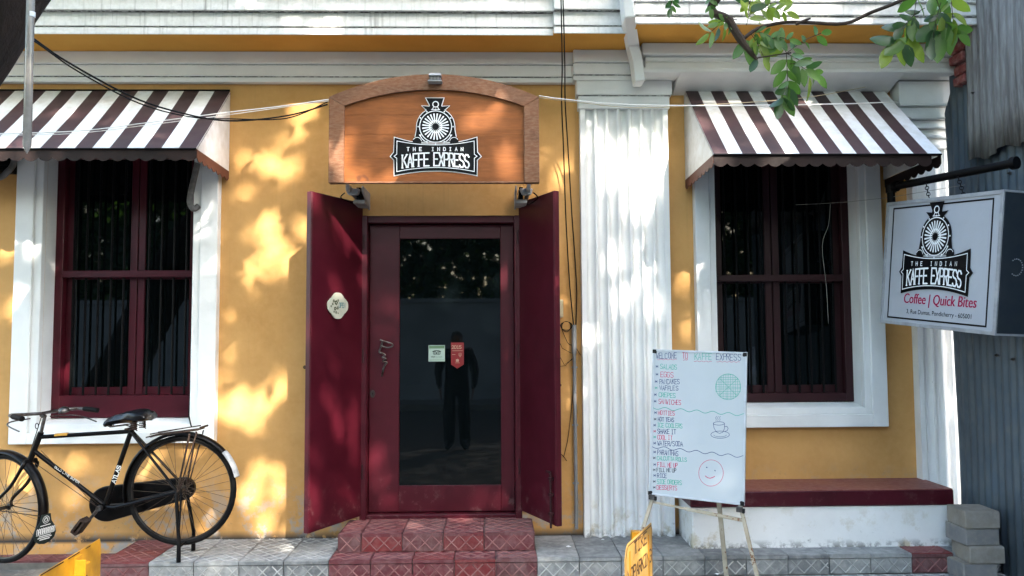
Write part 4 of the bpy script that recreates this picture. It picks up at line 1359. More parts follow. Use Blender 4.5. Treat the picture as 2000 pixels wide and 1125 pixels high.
for a_ in (('WELCOME', 'k', 247, 72, 345, 70, 26), ('TO', 'r', 370, 70, 398, 70, 28), ('KAFFE', 'g', 430, 72, 512, 74, 30), ('EXPRESS', 'k', 530, 74, 648, 78, 30)):
    wtext(*a_); flush('title_word')
squig(252, 102, 342, 102, 2, 4, 'r'); squig(374, 104, 396, 104, 2, 2, 'r'); squig(424, 110, 508, 112, 2, 4, 'r'); squig(532, 112, 640, 114, 2, 5, 'r')
for k_ in 'r': pens[k_].build('title_underline', inks[k_], wbd, fix=False)['kind'] = 'stuff'; pens[k_] = MB()
rows = [('SALADS', 'g', 266, 124, 345, 128, 22, 'k'), ('EGGS', 'r', 266, 160, 330, 162, 24, 'k'), ('PANCAKES', 'k', 262, 195, 358, 195, 22, 'k'), ('WAFFLES', 'k', 262, 226, 352, 228, 20, 'g'),
        ('CREPES', 'g', 258, 258, 340, 262, 20, 'k'), ('SANWICHES', 'r', 257, 288, 366, 296, 22, 'k'), ('HOTTIES', 'r', 256, 343, 334, 346, 20, 'k'), ('HOT TEAS', 'k', 254, 374, 332, 378, 19, 'b'),
        ('ICE COOLERS', 'g', 252, 402, 372, 406, 20, 'k'), ('SHAKE IT', 'k', 252, 430, 342, 434, 21, 'r'), ('COOL IT', 'r', 252, 458, 325, 462, 20, 'g'), ('WATER/SODA', 'k', 252, 486, 375, 490, 22, 'k'),
        ('PARANTHAS', 'k', 252, 528, 352, 536, 22, 'k'), ('CALCUTTA ROLLS', 'g', 250, 558, 392, 566, 18, 'b'), ('FILL ME UP', 'r', 252, 588, 348, 592, 20, 'k'), ('FILL ME UP', 'b', 250, 614, 342, 617, 18, 'b'),
        ('RICE', 'k', 252, 640, 298, 642, 19, 'k'), ('SIDE ORDERS', 'g', 250, 668, 368, 674, 20, 'b'), ('DESSERTS', 'r', 250, 696, 346, 700, 20, 'b')]
for (s, col, xa, ya, xb, yb, h, sc_) in rows:
    wtext(s, col, xa, ya, xb, yb, h); flush('menu_line')
    xs_ = xa - 20 if ya < 310 else xa - 17
    for dx_, dy_ in ((5, 5), (5, -5), (6, 0)): wline([(xs_ - dx_ + 4, ya + h / 2 - dy_), (xs_ + dx_ + 4, ya + h / 2 + dy_)], sc_, .0024)
    flush('bullet')
wline([(232 + 430 * i / 50, 330 + 34 * i / 50 + 6 * math.sin(i * .72)) for i in range(51)], 'g', .003)
flush('wavy_line')
wline([(228 + 434 * i / 50, 514 + 48 * i / 50 + 6 * math.sin(i * .72)) for i in range(51)], 'k', .003)
flush('wavy_line')
cir = [(586 + 59 * math.cos(a), 231 + 61 * math.sin(a)) for a in [i * math.pi / 18 for i in range(37)]]
wline(cir, 'g')
for k in range(-5, 6):
    q = k * 11; hh = 60 * math.sqrt(max(0, 1 - (q / 60) ** 2))
    wline([(586 + q, 231 - hh), (586 + q + random.uniform(-3, 3), 231 + hh)], 'g', .0017); wline([(586 - hh, 231 + q), (586 + hh, 231 + q + random.uniform(-3, 3))], 'g', .0017)
wline([(545, 190), (630, 275)], 'g', .002); wline([(632, 190), (545, 272)], 'g', .002)
flush('waffle_drawing')
wline([(516 + 26 * (1 + math.cos(a)), 404 + 8 * math.sin(a)) for a in [i * math.pi / 10 for i in range(21)]], 'k')
wline([(516, 404), (519, 425), (530, 444), (545, 451), (560, 446), (568, 430), (569, 406)], 'k'); wline([(568, 420), (580, 418), (586, 426), (582, 438), (568, 442), (564, 440)], 'k')
wline([(548 + 44 * math.cos(a), 457 + 17 * math.sin(a)) for a in [i * math.pi / 12 for i in range(25)]], 'k'); wline([(548 + 30 * math.cos(a), 458 + 9 * math.sin(a)) for a in [i * math.pi / 10 for i in range(11)]], 'k', .0018)
for k in range(3): wline([(528 + k * 9, 392), (530 + k * 9, 384), (527 + k * 9, 378), (531 + k * 9, 370)], 'k', .0018)
flush('cup_drawing')
wline([(505 + 58 * math.cos(a), 638 + 62 * math.sin(a)) for a in [i * math.pi / 18 for i in range(37)]], 'r')
wline([(478, 652), (488, 660), (500, 663), (512, 660), (522, 654)], 'r', .004)
for q in ((484, 611), (523, 626)): wline([q, (q[0] + 2, q[1] + 2)], 'k', .005)
flush('smiley_drawing')

ez = thing('easel', (c.x, c.y, ZL), 'worn cream metal easel with rusty joints under the white menu board', 'easel')


def bar(A, B, w_=.022, d_=.016, nm='leg', m_='easel'):
    A = Vector(A); B = Vector(B); t = (B - A); s_ = t.cross(n).normalized() * w_; d2 = t.cross(s_).normalized() * d_
    return MB().obox(A - s_ / 2 - d2 / 2, t, s_, d2).build(nm, M[m_], ez, bevel=.002)


yl = c - n * .03
Lt = on_plane(1276, 968, c - n * .01, n); Rt = on_plane(1447, 992, c - n * .01, n)
Lf = on_z(1220, 1134, ZL); Rf = on_z(1491, 1164, ZL); Rf.y = -1.02; Rf = Vector((P(1491, 1164, -1.02).x, -1.02, ZL)); Lf = Vector((P(1219, 1140, -.76).x, -.76, ZL))
apex = c + uz * (H_ * .40) - n * .06
bar(Lf, Lt); bar(Rf, Rt)
bar(Lt, apex - ux * .03, nm='upper_leg'); bar(Rt, apex + ux * .03, nm='upper_leg')
Bt = on_plane(1404, 980, c - n * .10, n); Bf = Vector((P(1420, 1140, -.645).x, -.645, ZL))
bar(Bf, Bt + (Bt - Bf) * .25, .026, .016, 'rear_leg')
q1 = Lf + (Lt - Lf) * .93; q2 = Rf + (Rt - Rf) * .86
m1 = q1 + (q2 - q1) * .42
bar(q1 - n * .012, m1 - n * .012, .013, .013, 'cross_bar'); bar(m1 - (q2 - q1) * .05 - n * .010, q2 - n * .010, .019, .015, 'cross_bar')
for q in (Lt, Rt):
    MB().obox(q - ux * .022 - uz * .022 + n * .012, ux * .036, uz * .030, n * .020).build('clamp', M['chrome'], ez, bevel=.003)
    MB().obox(q + ux * .010 - uz * .026 + n * .012, ux * .016, uz * .026, n * .018).build('clamp_knob', M['black_plastic'], ez, bevel=.003)

# ------------------------------------------------------------------ yellow sheet-metal parking signs
M['sign_yellow'] = mat('faded_orange_yellow_enamel', (.46, .27, .065), .5, (.40, .22, .05), 6, spots=[((.2, .10, .04), 30, .76)], fine=((.46, .30, .12), 25, .4))
M['sign_yellow2'] = mat('deep_yellow_enamel', (.42, .20, .010), .45, (.34, .155, .008), 6, spots=[((.13, .07, .03), 20, .70)], fine=((.30, .12, .008), 30, .5))
M['brown_paint'] = mat('dark_brown_sign_paint', (.055, .022, .012), .5)
ZS_ = .71
Nn_ = on_z(1222, 1066, ZS_); Ff = on_z(1272, 1023, ZS_)
u = (Ff - Nn_); u.z = 0; u.normalize(); nn = Vector((-u.y, u.x, 0))
if (CAM - Nn_).dot(nn) < 0: nn = -nn
L_ = (Ff - Nn_).length
sg = thing('parking_sign', ((Nn_.x + Ff.x) / 2, (Nn_.y + Ff.y) / 2, ZL if Ff.y > -1.7 else 0), 'orange-yellow no parking plate with brown letters in front of the easel', 'sign', 'yellow sheet-metal parking signs')
Z = Vector((0, 0, 1)); ch = .045
o_ = Nn_.copy(); o_.z = 0


def pl3(x, z): return o_ + u * x + Z * z


out = [(-.012, .16), (L_ + .012, .16), (L_ + .014, ZS_ - .03), (L_ - .002, ZS_ + .006), (.035, ZS_ - .0), (.008, ZS_ - .02), (-.012, ZS_ - .06)]
MB().prism([pl3(*q) for q in out], nn * -.003).build('plate', M['sign_yellow'], sg)
mb = MB(); O2 = o_ + nn * .0006
ribbon(mb, [(L_ + .004, .2), (L_ + .004, ZS_ - .03), (L_ - .008, ZS_ - .006), (.035, ZS_ - .011), (.014, ZS_ - .03), (-.002, ZS_ - .065), (-.002, .2)], .006, O2, u, Z, nn)
def sl(px, py):
    q = on_plane(px, py, Nn_, nn) - o_
    return q.dot(u), q.z
a = sl(1239, 1082); b = sl(1262.5, 1060); t_ = sl(1239, 1059)
h_ = t_[1] - a[1]; Lw = b[0] - a[0]
text_strokes(mb, 'TIKE', a[0], a[1], h_, .0095, O2, u, Z, nn, asp=Lw / 4.9 / h_, gap=.3, serif=.008)
a = sl(1226, 1142); b = sl(1273, 1098); t_ = sl(1226, 1116)
h_ = t_[1] - a[1]; Lw = b[0] - a[0]
text_strokes(mb, 'NOPARKING', a[0], a[1], h_, .0095, O2, u, Z, nn, asp=Lw / 11 / h_, gap=.22, serif=.006)
mb.build('lettering', M['brown_paint'], sg, fix=False)
bk = P(1243, 1044, Nn_.y + .28)
for x_ in (.06, L_ - .06):
    q = pl3(x_, 0) - nn * .005
    MB().tube([q + Z * (ZL if q.y > -1.7 else 0), q + Z * (ZS_ - .04)], .010, 6).build('leg', M['sign_yellow2'], sg)
MB().box(bk.x - .024, bk.x + .024, bk.y - .01, bk.y + .03, ZL if bk.y > -1.7 else 0, bk.z + .015).build('rear_post', M['sign_yellow2'], sg, bevel=.002)
MB().tube([bk + Vector((0, 0, -.03)), pl3(L_ * .5, ZS_ - .08) - nn * .004], .008, 6).build('stay', M['sign_yellow2'], sg)

Nn_ = on_z(84, 1119, ZS_); Ff = on_z(192, 1055, ZS_)
u = (Ff - Nn_); u.z = 0; u.normalize(); nn = Vector((-u.y, u.x, 0))
if (CAM - Nn_).dot(nn) < 0: nn = -nn
L_ = (Ff - Nn_).length
o_ = Nn_.copy(); o_.z = 0
sg = thing('parking_sign', ((Nn_.x + Ff.x) / 2, (Nn_.y + Ff.y) / 2, 0), 'deep yellow sheet-metal sign seen from its back by the front bicycle wheel', 'sign', 'yellow sheet-metal parking signs')
out = [(-.10, .16), (L_ + .030, .16), (L_ + .030, ZS_ - .035), (L_ + .018, ZS_ + .002), (L_ - .01, ZS_ + .002), (-.02, ZS_ - .0), (-.08, ZS_ - .03), (-.10, ZS_ - .06)]
MB().prism([pl3(*q) for q in out], nn * -.003).build('plate', M['sign_yellow2'], sg)
mb = MB(); ribbon(mb, [(-.02, ZS_ - .003), (L_ * .33, ZS_ - .004)], .006, o_ + nn * .001, u, Z, nn); ribbon(mb, [(L_ * .42, ZS_ - .004), (L_ * .62, ZS_ - .003)], .005, o_ + nn * .001, u, Z, nn)
ribbon(mb, [(L_ * .74, ZS_ - .004), (L_ * .83, ZS_ - .003)], .005, o_ + nn * .001, u, Z, nn)
mb.build('rust_edge', M['rust'], sg, fix=False)
q = on_plane(151, 1086, Nn_, nn) - o_
px_ = q.dot(u); pz = q.z
mb = MB(); mb.obox(pl3(px_ - .03, 0) , u * .06, nn * .006, Z * pz); mb.obox(pl3(px_ - .03, 0) + nn * .006, u * .006, nn * .045, Z * (pz - .01)); mb.obox(pl3(px_ - .026, 0) + nn * .030, u * .05, nn * .02, Z * (pz - .03))
mb.build('angle_post', M['sign_yellow2'], sg, bevel=.002)
MB().obox(pl3(px_ - .027, .3) + nn * .0505, u * .010, nn * .003, Z * (pz - .38)).build('rust_streak', M['rust'], sg)
# ------------------------------------------------------------------ bicycle
YB = -.42


def B(px, py, dy=0.0): return P(px, py, YB + dy)


bike = thing('bicycle', (B(205, 1060).x, YB, ZP), 'old black roadster bicycle with a rusty rack parked below the left window', 'bicycle')
X_, Y_, Z_ = Vector((1, 0, 0)), Vector((0, 1, 0)), Vector((0, 0, 1))
EN = M['black_enamel']
BBp = B(205, 988); ST = B(257, 840); HT = B(78, 850); HB = B(61, 893); SH = B(355, 957)
M['rim'] = mat('dull_rim_steel', (.07, .066, .062), .4, (.03, .024, .02), 20, metal=.8)
M['spoke'] = mat('rusty_spoke', (.06, .035, .022), .6, (.10, .08, .06), 30, metal=.4)
M['white_dirty'] = mat('grubby_white_paint', (.45, .45, .45), .6, (.3, .3, .3), 20)
mb = MB()
mb.tube([BBp, ST + (ST - BBp).normalized() * .015], .0155, 10)
mb.tube([HB + (HB - HT).normalized() * .01, HT + (HT - HB).normalized() * .02], .018, 10)
mb.tube([HT - Z_ * .012, ST - Z_ * .008], .0135, 10)
mb.tube([HB + (HT - HB) * .30, BBp], .0145, 10)
for s_ in (-1, 1):
    mb.tube([ST + Y_ * .012 * s_ - Z_ * .008, SH + Y_ * .062 * s_], .0085, 8)
    mb.tube([BBp + Y_ * .02 * s_, BBp + Y_ * .045 * s_ + X_ * .08, SH + Y_ * .062 * s_], .010, 8)
mb.lathe(BBp - Y_ * .04, Y_, [(.022, 0), (.022, .08)], 12)
mb.build('frame', EN, bike, smooth=40)
MB().tube([ST, ST + (ST - BBp).normalized() * .075], .0125, 8).build('seat_post', M['chrome'], bike, smooth=True)
# decals
M['decal_white'] = mat('white_decal', (.62, .62, .60), .5); M['decal_gold'] = mat('gold_decal', (.50, .26, .04), .5)
td = (ST - BBp).normalized(); tn = Vector((-td.z, 0, td.x)); tn = -tn if tn.x < 0 else tn
tn = Vector((td.z, 0, -td.x))
mb = MB()
a = B(224, 942)
text_strokes(mb, 'ATLAS', 0, -.012, .024, .0055, a - Y_ * .0163, td, -tn, -Y_, asp=.78, gap=.22)
mb.build('lettering', M['decal_white'], bike, fix=False)
dd = (BBp - HB).normalized(); dn = Vector((dd.z, 0, -dd.x)); dn = -dn if dn.z < 0 else dn
mb = MB()
text_strokes(mb, 'GOLD LINE SUPER', 0, -.006, .013, .0028, B(110, 911) - Y_ * .0155, dd, dn, -Y_, asp=.75, gap=.35)
mb.build('lettering', M['decal_white'], bike, fix=False)
mb = MB(); q0 = B(108, 851); q1 = B(133, 849)
mb.tube([q0, q1], .0142, 10); mb.build('gold_band', M['decal_gold'], bike, smooth=True)


def wheel(nm, C, f, s, rad, nm_lbl=None):
    def w3(r, a, k=0): return C + f * (r * math.cos(a)) + Z_ * (r * math.sin(a)) + s * k
    N = 48
    mb = MB(); mb.tube([w3(rad - .028, 2 * math.pi * i / N) for i in range(N)], .012, 6, closed=True)
    mb.lathe(C - s * .035, s, [(.020, 0), (.020, .004), (.012, .006), (.012, .064), (.020, .066), (.020, .07)], 12)
    mb.lathe(C - s * .068, s, [(.006, 0), (.006, .136)], 8)
    ro = mb.build(nm, M['rim'], bike, smooth=40)
    mb = MB(); mb.tube([w3(rad - .0175, 2 * math.pi * i / N) for i in range(N)], .0175, 8, closed=True)
    mb.build('tyre', M['rubber'], ro, smooth=True)
    mb = MB()
    for i in range(36):
        a = 2 * math.pi * i / 36; side = .034 if i % 2 else -.034
        off = R(62) * (1 if (i // 2) % 2 else -1)
        mb.tube([w3(.019, a + off, side), w3(rad - .038, a, 0)], .0014, 3, cap=False)
    sp_ = mb.build('spokes', M['spoke'], ro); sp_['kind'] = 'stuff'
    return ro, w3


def guard(nm, w3, rad, a0, a1, wd, m_, par, th=.0):
    """curved mudguard strip"""
    mb = MB(); n_ = 22; k_ = 6
    for i in range(n_ + 1):
        a = a0 + (a1 - a0) * i / n_
        for j in range(k_ + 1):
            t = -1 + 2 * j / k_
            mb.v.append(w3(rad + th - .020 * t * t, a, wd * t))
    for i in range(n_):
        for j in range(k_):
            q = i * (k_ + 1) + j
            mb.f.append((q, q + 1, q + k_ + 2, q + k_ + 1)); mb.m.append(0)
    o = mb.build(nm, m_, par, smooth=60, fix=False)
    s_ = o.modifiers.new('thick', 'SOLIDIFY'); s_.thickness = .0015
    return o


RW = .345
rw_, rw3 = wheel('rear_wheel', SH, X_, Y_, RW)
mg = guard('mudguard', rw3, RW + .024, R(14), R(196), .034, EN, bike)
guard('white_patch', rw3, RW + .0265, R(13), R(42), .035, M['white_dirty'], mg)
# chain case behind the wheel
mb = MB()
c1 = B(207, 985, .075); c2 = B(357, 955, .075); r1, r2 = .112, .072
d_ = (c2 - c1); an = math.atan2(d_.z, d_.x); ph = math.acos((r1 - r2) / d_.length)
pts = [c1 + Vector((r1 * math.cos(a), 0, r1 * math.sin(a))) for a in [an + ph + (2 * math.pi - 2 * ph) * i / 18 for i in range(19)]]
pts += [c2 + Vector((r2 * math.cos(a), 0, r2 * math.sin(a))) for a in [an - ph + (2 * ph) * i / 10 for i in range(11)]]
mb.prism(pts, (0, .045, 0)); mb.build('chain_case', EN, bike, bevel=.010, seg=2)
# crank and pedal
mb = MB(); ce = B(167, 1023, -.075)
mb.tube([BBp - Y_ * .05, BBp - Y_ * .075, ce], [.012, .011, .008], 8); mb.lathe(BBp - Y_ * .085, Y_, [(.017, 0), (.017, .03)], 10)
mb.tube([BBp + Y_ * .04, BBp + Y_ * .13], .008, 6)
cr = mb.build('crank', M['chrome'], bike, smooth=40)
far = BBp + Y_ * .14 - (ce - (BBp - Y_ * .075))
MB().tube([BBp + Y_ * .13, far], .008, 6).build('crank', M['chrome'], bike)
mb = MB(); pd = (B(152, 1040, -.11) - B(168, 1019, -.11)).normalized()
c0 = ce - Y_ * .045; pn = pd.cross(Y_)
for k in (-1, 1): mb.obox(c0 - pd * .045 + pn * (k * .014) - pn * .008 - Y_ * .045, pd * .09, pn * .016, Y_ * .075)
mb.obox(c0 - pd * .05 - pn * .02 - Y_ * .048, pd * .012, pn * .04, Y_ * .08); mb.obox(c0 + pd * .038 - pn * .02 - Y_ * .048, pd * .012, pn * .04, Y_ * .08)
mb.build('pedal', M['rust'], cr, bevel=.002)
# saddle
M['leather'] = mat('torn_dark_saddle', (.005, .007, .011), .3, (.002, .002, .0025), 16, bump=(18, .6, .01), spots=[((.35, .33, .30), 16, .66)])
mb = MB(); sec = [(205, 828, .018, .012), (213, 824, .028, .020), (228, 819, .036, .026), (244, 815, .050, .032), (258, 813, .074, .036), (274, 811, .098, .036), (289, 811, .104, .034), (297, 813, .085, .020)]
m_ = 12
for (px, py, w2, h2) in sec:
    cc = B(px, py)
    for j in range(m_):
        a = 2 * math.pi * j / m_
        mb.v.append(cc + Y_ * w2 * math.cos(a) + Z_ * (h2 * math.sin(a) + .008 * math.sin(px * .35 + j * 2.3)))
for i in range(len(sec) - 1):
    for j in range(m_):
        j2 = (j + 1) % m_
        mb.f.append((i * m_ + j, i * m_ + j2, (i + 1) * m_ + j2, (i + 1) * m_ + j)); mb.m.append(0)
mb.f.append(tuple(range(m_))); mb.m.append(0); mb.f.append(tuple(range((len(sec) - 1) * m_, len(sec) * m_))); mb.m.append(0)
sad = mb.build('saddle', M['leather'], bike, smooth=50)
mb = MB()
for s_ in (-1, 1):
    cc = B(270, 830) + Y_ * .06 * s_
    mb.tube([cc + Vector((.020 * math.cos(t * 1.05), .020 * math.sin(t * 1.05), -.028 + .056 * t / 26)) for t in range(27)], .0042, 5)
    mb.tube([B(210, 829) + Y_ * .012 * s_, B(218, 833) + Y_ * .02 * s_, B(250, 829) + Y_ * .03 * s_, cc - Z_ * .01], .0045, 6)
    mb.tube([B(212 + 6 * s_, 829) + Vector((.013 * math.cos(t * .8), 0, .013 * math.sin(t * .8))) for t in range(9)], .003, 5)
mb.tube([B(255, 836) - Y_ * .07, B(255, 836) + Y_ * .07], .007, 6)
mb.build('spring', M['rust'], sad, smooth=True)
# rack
mb = MB()
ra_ = B(290, 853); rb_ = B(392, 838)
for s_ in (-.055, -.018, .018, .055): mb.tube([ra_ + Y_ * s_ * .6, ra_ + X_ * .05 + Z_ * .012 + Y_ * s_, rb_ + Y_ * s_], .0045, 6)
for t in (.12, .45, .75, 1.0): q = ra_ + (rb_ - ra_) * t; mb.tube([q - Y_ * .058, q + Y_ * .058], .0045, 6)
mb.tube([B(300, 846) - Y_ * .05, B(380, 832) - Y_ * .05, B(386, 833) + Y_ * .05, B(302, 846) + Y_ * .05], .004, 6)
mb.tube([rb_ - Y_ * .06 + Z_ * .015 + X_ * .02, rb_ + Y_ * .06 + Z_ * .015 + X_ * .02], .007, 8)
rk = mb.build('luggage_rack', M['rust'], bike, smooth=40)
mb = MB()
for s_ in (-1, 1):
    mb.tube([B(377, 845) + Y_ * .055 * s_, SH + Y_ * .07 * s_], .0065, 6); mb.tube([B(391, 842) + Y_ * .055 * s_, SH + Y_ * .072 * s_ + X_ * .01], .0045, 6)
mb.build('rack_strut', M['rust'], bike)
# stand
mb = MB()
fa = Vector((P(349, 1078, YB - .13).x, YB - .13, ZP + .004)); fb = Vector((P(378, 1050, YB + .13).x, YB + .13, ZP + .004))
mb.tube([SH - Y_ * .075, SH - Y_ * .08 - Z_ * .03, fa + Z_ * .12, fa], [.010, .012, .012, .014], 8)
mb.tube([SH + Y_ * .075, SH + Y_ * .08 - Z_ * .03, fb + Z_ * .12, fb], [.010, .012, .012, .014], 8)
mb.tube([fa + Z_ * .09, fb + Z_ * .09], .007, 6)
mb.tube([fa + Z_ * .2 , SH - Y_ * .08 + X_ * .03], .006, 6)
mb.build('stand', M['dark_iron'], bike, smooth=40)
MB().tube([B(62, 900), B(190, 990, -.03)], .0022, 5).build('brake_rod', M['rust'], bike)
MB().tube([B(80, 880, -.02), B(185, 985, -.03)], .0018, 5).build('brake_rod', M['rust'], bike)
# steering: everything on the turned fork
PHI = R(21)
f = Vector((-math.cos(PHI), math.sin(PHI), 0)); s = f.cross(Z_)          # forward, rider's right
HC = P(7, 992, YB + .06)
fw_, fw3 = wheel('front_wheel', HC, f, s, RW)
crown = HB + (HB - HT).normalized() * .025
mb = MB()
for s_ in (-1, 1):
    mb.tube(curve_pts([crown + s * .03 * s_, crown + s * .05 * s_ - Z_ * .03, (crown + HC) / 2 + s * .056 * s_ - f * .02, HC + s * .055 * s_ + Z_ * .05 - f * .005, HC + s * .055 * s_ ], 4), [.013] * 5 + [.011] * 8 + [.008] * 4, 8)
mb.tube([crown - s * .045, crown + s * .045], .015, 8); mb.tube([crown + Z_ * .0, HB], .017, 8)
mb.build('fork', EN, bike, smooth=40)
g2 = guard('mudguard', fw3, RW + .022, R(38), R(187), .036, EN, bike)
mb = MB()
for s_ in (-1, 1): mb.tube([fw3(RW + .01, R(183), .034 * s_), HC + s * .06 * s_], .003, 5)
mb.build('mudguard_stay', M['rust'], g2)
# mud flap with white script
fc = fw3(RW + .035, R(192)); back = -f
up2 = (Z_ * 1.0 + back * .05).normalized()
M['flap'] = mat('green_black_rubber_flap', (.006, .012, .010), .6, (.01, .016, .014), 20)
out = [(-.030, .075), (.030, .075), (.040, .03), (.066, -.010), (.076, -.045), (.066, -.078), (.035, -.100), (0, -.108), (-.035, -.100), (-.066, -.078), (-.076, -.045), (-.066, -.010), (-.040, .03)]
fo = fw3(RW + .026, R(192)) - Z_ * .01
MB().prism([fo + s * (x * 1.0) + up2 * y for x, y in out], back * .004).build('mud_flap', M['flap'], g2)
mb = MB(); FO = fo + back * .0046; FS = s
if FS.x < 0: FS = -FS
ribbon(mb, circ(0, .042, .022, 14), .003, FO, FS, up2, back); ribbon(mb, circ(0, .042, .012, 10), .003, FO, FS, up2, back); ribbon(mb, [(-.012, .034), (0, .056), (.012, .034)], .003, FO, FS, up2, back)
ribbon(mb, [(-.035, .007), (.03, .009)], .005, FO, FS, up2, back)
for k in range(9):                                    # rounded script letters
    x = -.058 + k * .0142
    ribbon(mb, [(x, -.040), (x, -.014), (x + .004, -.008), (x + .009, -.012), (x + .010, -.040)], .0048, FO, FS, up2, back)
    if k % 2: ribbon(mb, [(x + .002, -.028), (x + .011, -.024)], .004, FO, FS, up2, back)
ribbon(mb, [(-.06, -.046), (.062, -.044)], .003, FO, FS, up2, back)
for (y, w2, th_) in ((-.056, .040, .005), (-.066, .048, .005), (-.077, .034, .006)):
    for k in range(7): ribbon(mb, [(-w2 + 2 * w2 * k / 7, y), (-w2 + 2 * w2 * (k + .7) / 7, y + .001)], th_, FO, FS, up2, back)
mb.build('lettering', M['decal_white'], g2, fix=False)
# handlebar
HS = B(88, 808)
mb = MB()
mb.tube([HT + (HT - HB).normalized() * .02, HS - Z_ * .012], .011, 8)
mb.tube([HS - Z_ * .02, HS - Z_ * .008 + f * .03], .014, 8)
cen = HS + f * .03
for s_ in (-1, 1):
    mb.tube(curve_pts([cen, cen + s * s_ * .13 + f * .02 + Z_ * .005, cen + s * s_ * .235 - f * .03 + Z_ * .012, cen + s * s_ * .265 - f * .15], 5), .0105, 8)
hb = mb.build('handlebar', M['chrome'], bike, smooth=40)
for s_ in (-1, 1):
    mb = MB(); g0 = cen + s * s_ * .250 - f * .07 + Z_ * .010; g1 = cen + s * s_ * .267 - f * .175
    mb.tube([g0, g0 + (g1 - g0) * .1, g1, g1 + (g1 - g0) * .02], [.013, .0165, .0165, .013], 10); mb.build('grip', M['rubber'], hb, smooth=True)
    mb = MB(); mb.tube(curve_pts([cen + s * s_ * .07 - Z_ * .025 + f * .01, cen + s * s_ * .20 - Z_ * .03, cen + s * s_ * .262 - f * .05 - Z_ * .045, cen + s * s_ * .272 - f * .16 - Z_ * .075], 5), .0045, 6); mb.build('brake_lever', M['chrome'], hb, smooth=True)
bc = B(125, 800, .05)
mb = MB(); mb.lathe(bc - Z_ * .012, Vector((0, -.35, 1)), [(.034, 0), (.033, .010), (.026, .022), (.012, .030), (.0, .032)], 18); mb.build('bell', M['chrome'], hb, smooth=50)
MB().tube([cen - Z_ * .02, crown + f * .02], .003, 6).build('brake_rod', M['rust'], bike)
q = B(72, 832, -.03)
mb = MB(); mb.prism([q + X_ * a_ + Z_ * b_ for a_, b_ in circ(0, 0, .022, 12)[:-1]], (0, .006, 0)) if False else mb.tube([q + X_ * (.010 * math.cos(a_)) + Z_ * (.018 * math.sin(a_)) for a_ in [i * math.pi / 5 for i in range(10)]], .0025, 5, closed=True)
mb.build('lamp_bracket', M['dark_iron'], bike)

# ------------------------------------------------------------------ cables, pipes, light tube
def cable(nm, pts, r, m_, lab, grp=None, k=8):
    o = MB().tube(curve_pts(pts, k), r, 6).build(nm, M[m_], None, smooth=True)
    tag(o, lab, 'cable', grp or 'cables strung across the facade'); return o


cable('cable', [P(-40, 18, -1.9), P(45, 62, -1.75), P(130, 120, -1.5), P(260, 190, -1.1), P(360, 222, -.85), P(450, 236, -.7), P(560, 226, -.55), P(640, 204, -.48)], .0052, 'wire_black', 'black sagging cable from the tree trunk to the arched sign')
cable('cable', [P(-40, 24, -1.9), P(60, 76, -1.72), P(150, 138, -1.45), P(270, 201, -1.08), P(370, 228, -.83), P(450, 232, -.7), P(560, 231, -.55), P(640, 199, -.48)], .0040, 'wire_black', 'thinner black cable twisted along the sagging one')
cable('cable', [P(-40, 262, -.9), P(150, 256, -.85), P(300, 238, -.8), P(440, 220, -.72), P(560, 206, -.6), P(642, 194, -.49)], .0030, 'wire_white', 'pale wire crossing the left awning to the arched sign')
cable('cable', [P(-40, 264, -.9), P(140, 261, -.86), P(290, 244, -.8), P(440, 225, -.73), P(642, 197, -.49)], .0020, 'wire_white', 'thinner pale wire just under the one crossing the left awning')
cable('cable', [P(1053, 187, -.48), P(1095, 193, -.5), P(1200, 203, -.6), P(1320, 206, -.7), P(1450, 206, -.75), P(1640, 203, -.6), P(1752, 199, -.3)], .0032, 'wire_white', 'pale wire running from the arched sign across the pilaster and right awning')
cable('cable', [P(1053, 191, -.48), P(1130, 200, -.52), P(1230, 210, -.62), P(1340, 207, -.72), P(1560, 192, -.55), P(1690, 170, -.15)], .0022, 'wire_tan', 'thin tan wire looping over the right awning')
cable('cable', [P(1095, -30, -.55), P(1098, 120, -.5), P(1097, 200, -.3), P(1101, 300, -.1), P(1105, 420, -.03), P(1113, 560, -.02), P(1121, 640, -.03)], .0042, 'wire_black', 'left one of two black cables hanging down by the fluted pilaster')
cable('cable', [P(1099, -30, -.56), P(1103, 120, -.5), P(1104, 200, -.3), P(1110, 300, -.1), P(1117, 420, -.03), P(1126, 560, -.02), P(1124, 655, -.03)], .0042, 'wire_black', 'right one of two black cables hanging down by the fluted pilaster')
cable('cable', [P(1121, 640, -.03), P(1119, 760, -.02), P(1110, 850, -.015), P(1101, 892, -.012)], .0025, 'wire_black', 'thin black cable hanging beside the grey conduit pipe')
cable('cable', [P(1089, 620, -.02), P(1108, 668, -.02), P(1122, 676, -.02), P(1134, 694, -.015)], .0025, 'wire_black', 'short black wire from the beige box to the conduit')
mb = MB()
mb.tube([P(1090, 690, -.015), P(1102, 712, -.02), P(1118, 702, -.02)], .0022, 5); mb.tube([P(1088, 655, -.015), P(1098, 680, -.02), P(1116, 690, -.02)], .0022, 5)
mb.tube([P(1091, 716, -.012), P(1104, 714, -.014), P(1118, 700, -.02)], .002, 5)
mb.tube([P(1093, 884, -.012), P(1101, 892, -.012), P(1107, 900, -.012)], .0025, 5)
tag(mb.build('wire_ends', M['wire_black'], None), 'loose black wire ends stapled to the yellow wall beside the conduit', 'wires', kind='stuff')
mb = MB(); cc = P(1106, 638, -.03)
for k in range(4):
    mb.tube([cc + Vector(((.030 + .004 * k) * math.cos(a), -.004 * k, (.038 - .003 * k) * math.sin(a) + .002 * k)) for a in [i * math.pi / 9 for i in range(18)]], .0016, 4, closed=True)
tag(mb.build('wire_coil', M['wire_black'], None, smooth=True), 'small coil of thin black wire on the wall by the open right door leaf', 'wire coil')
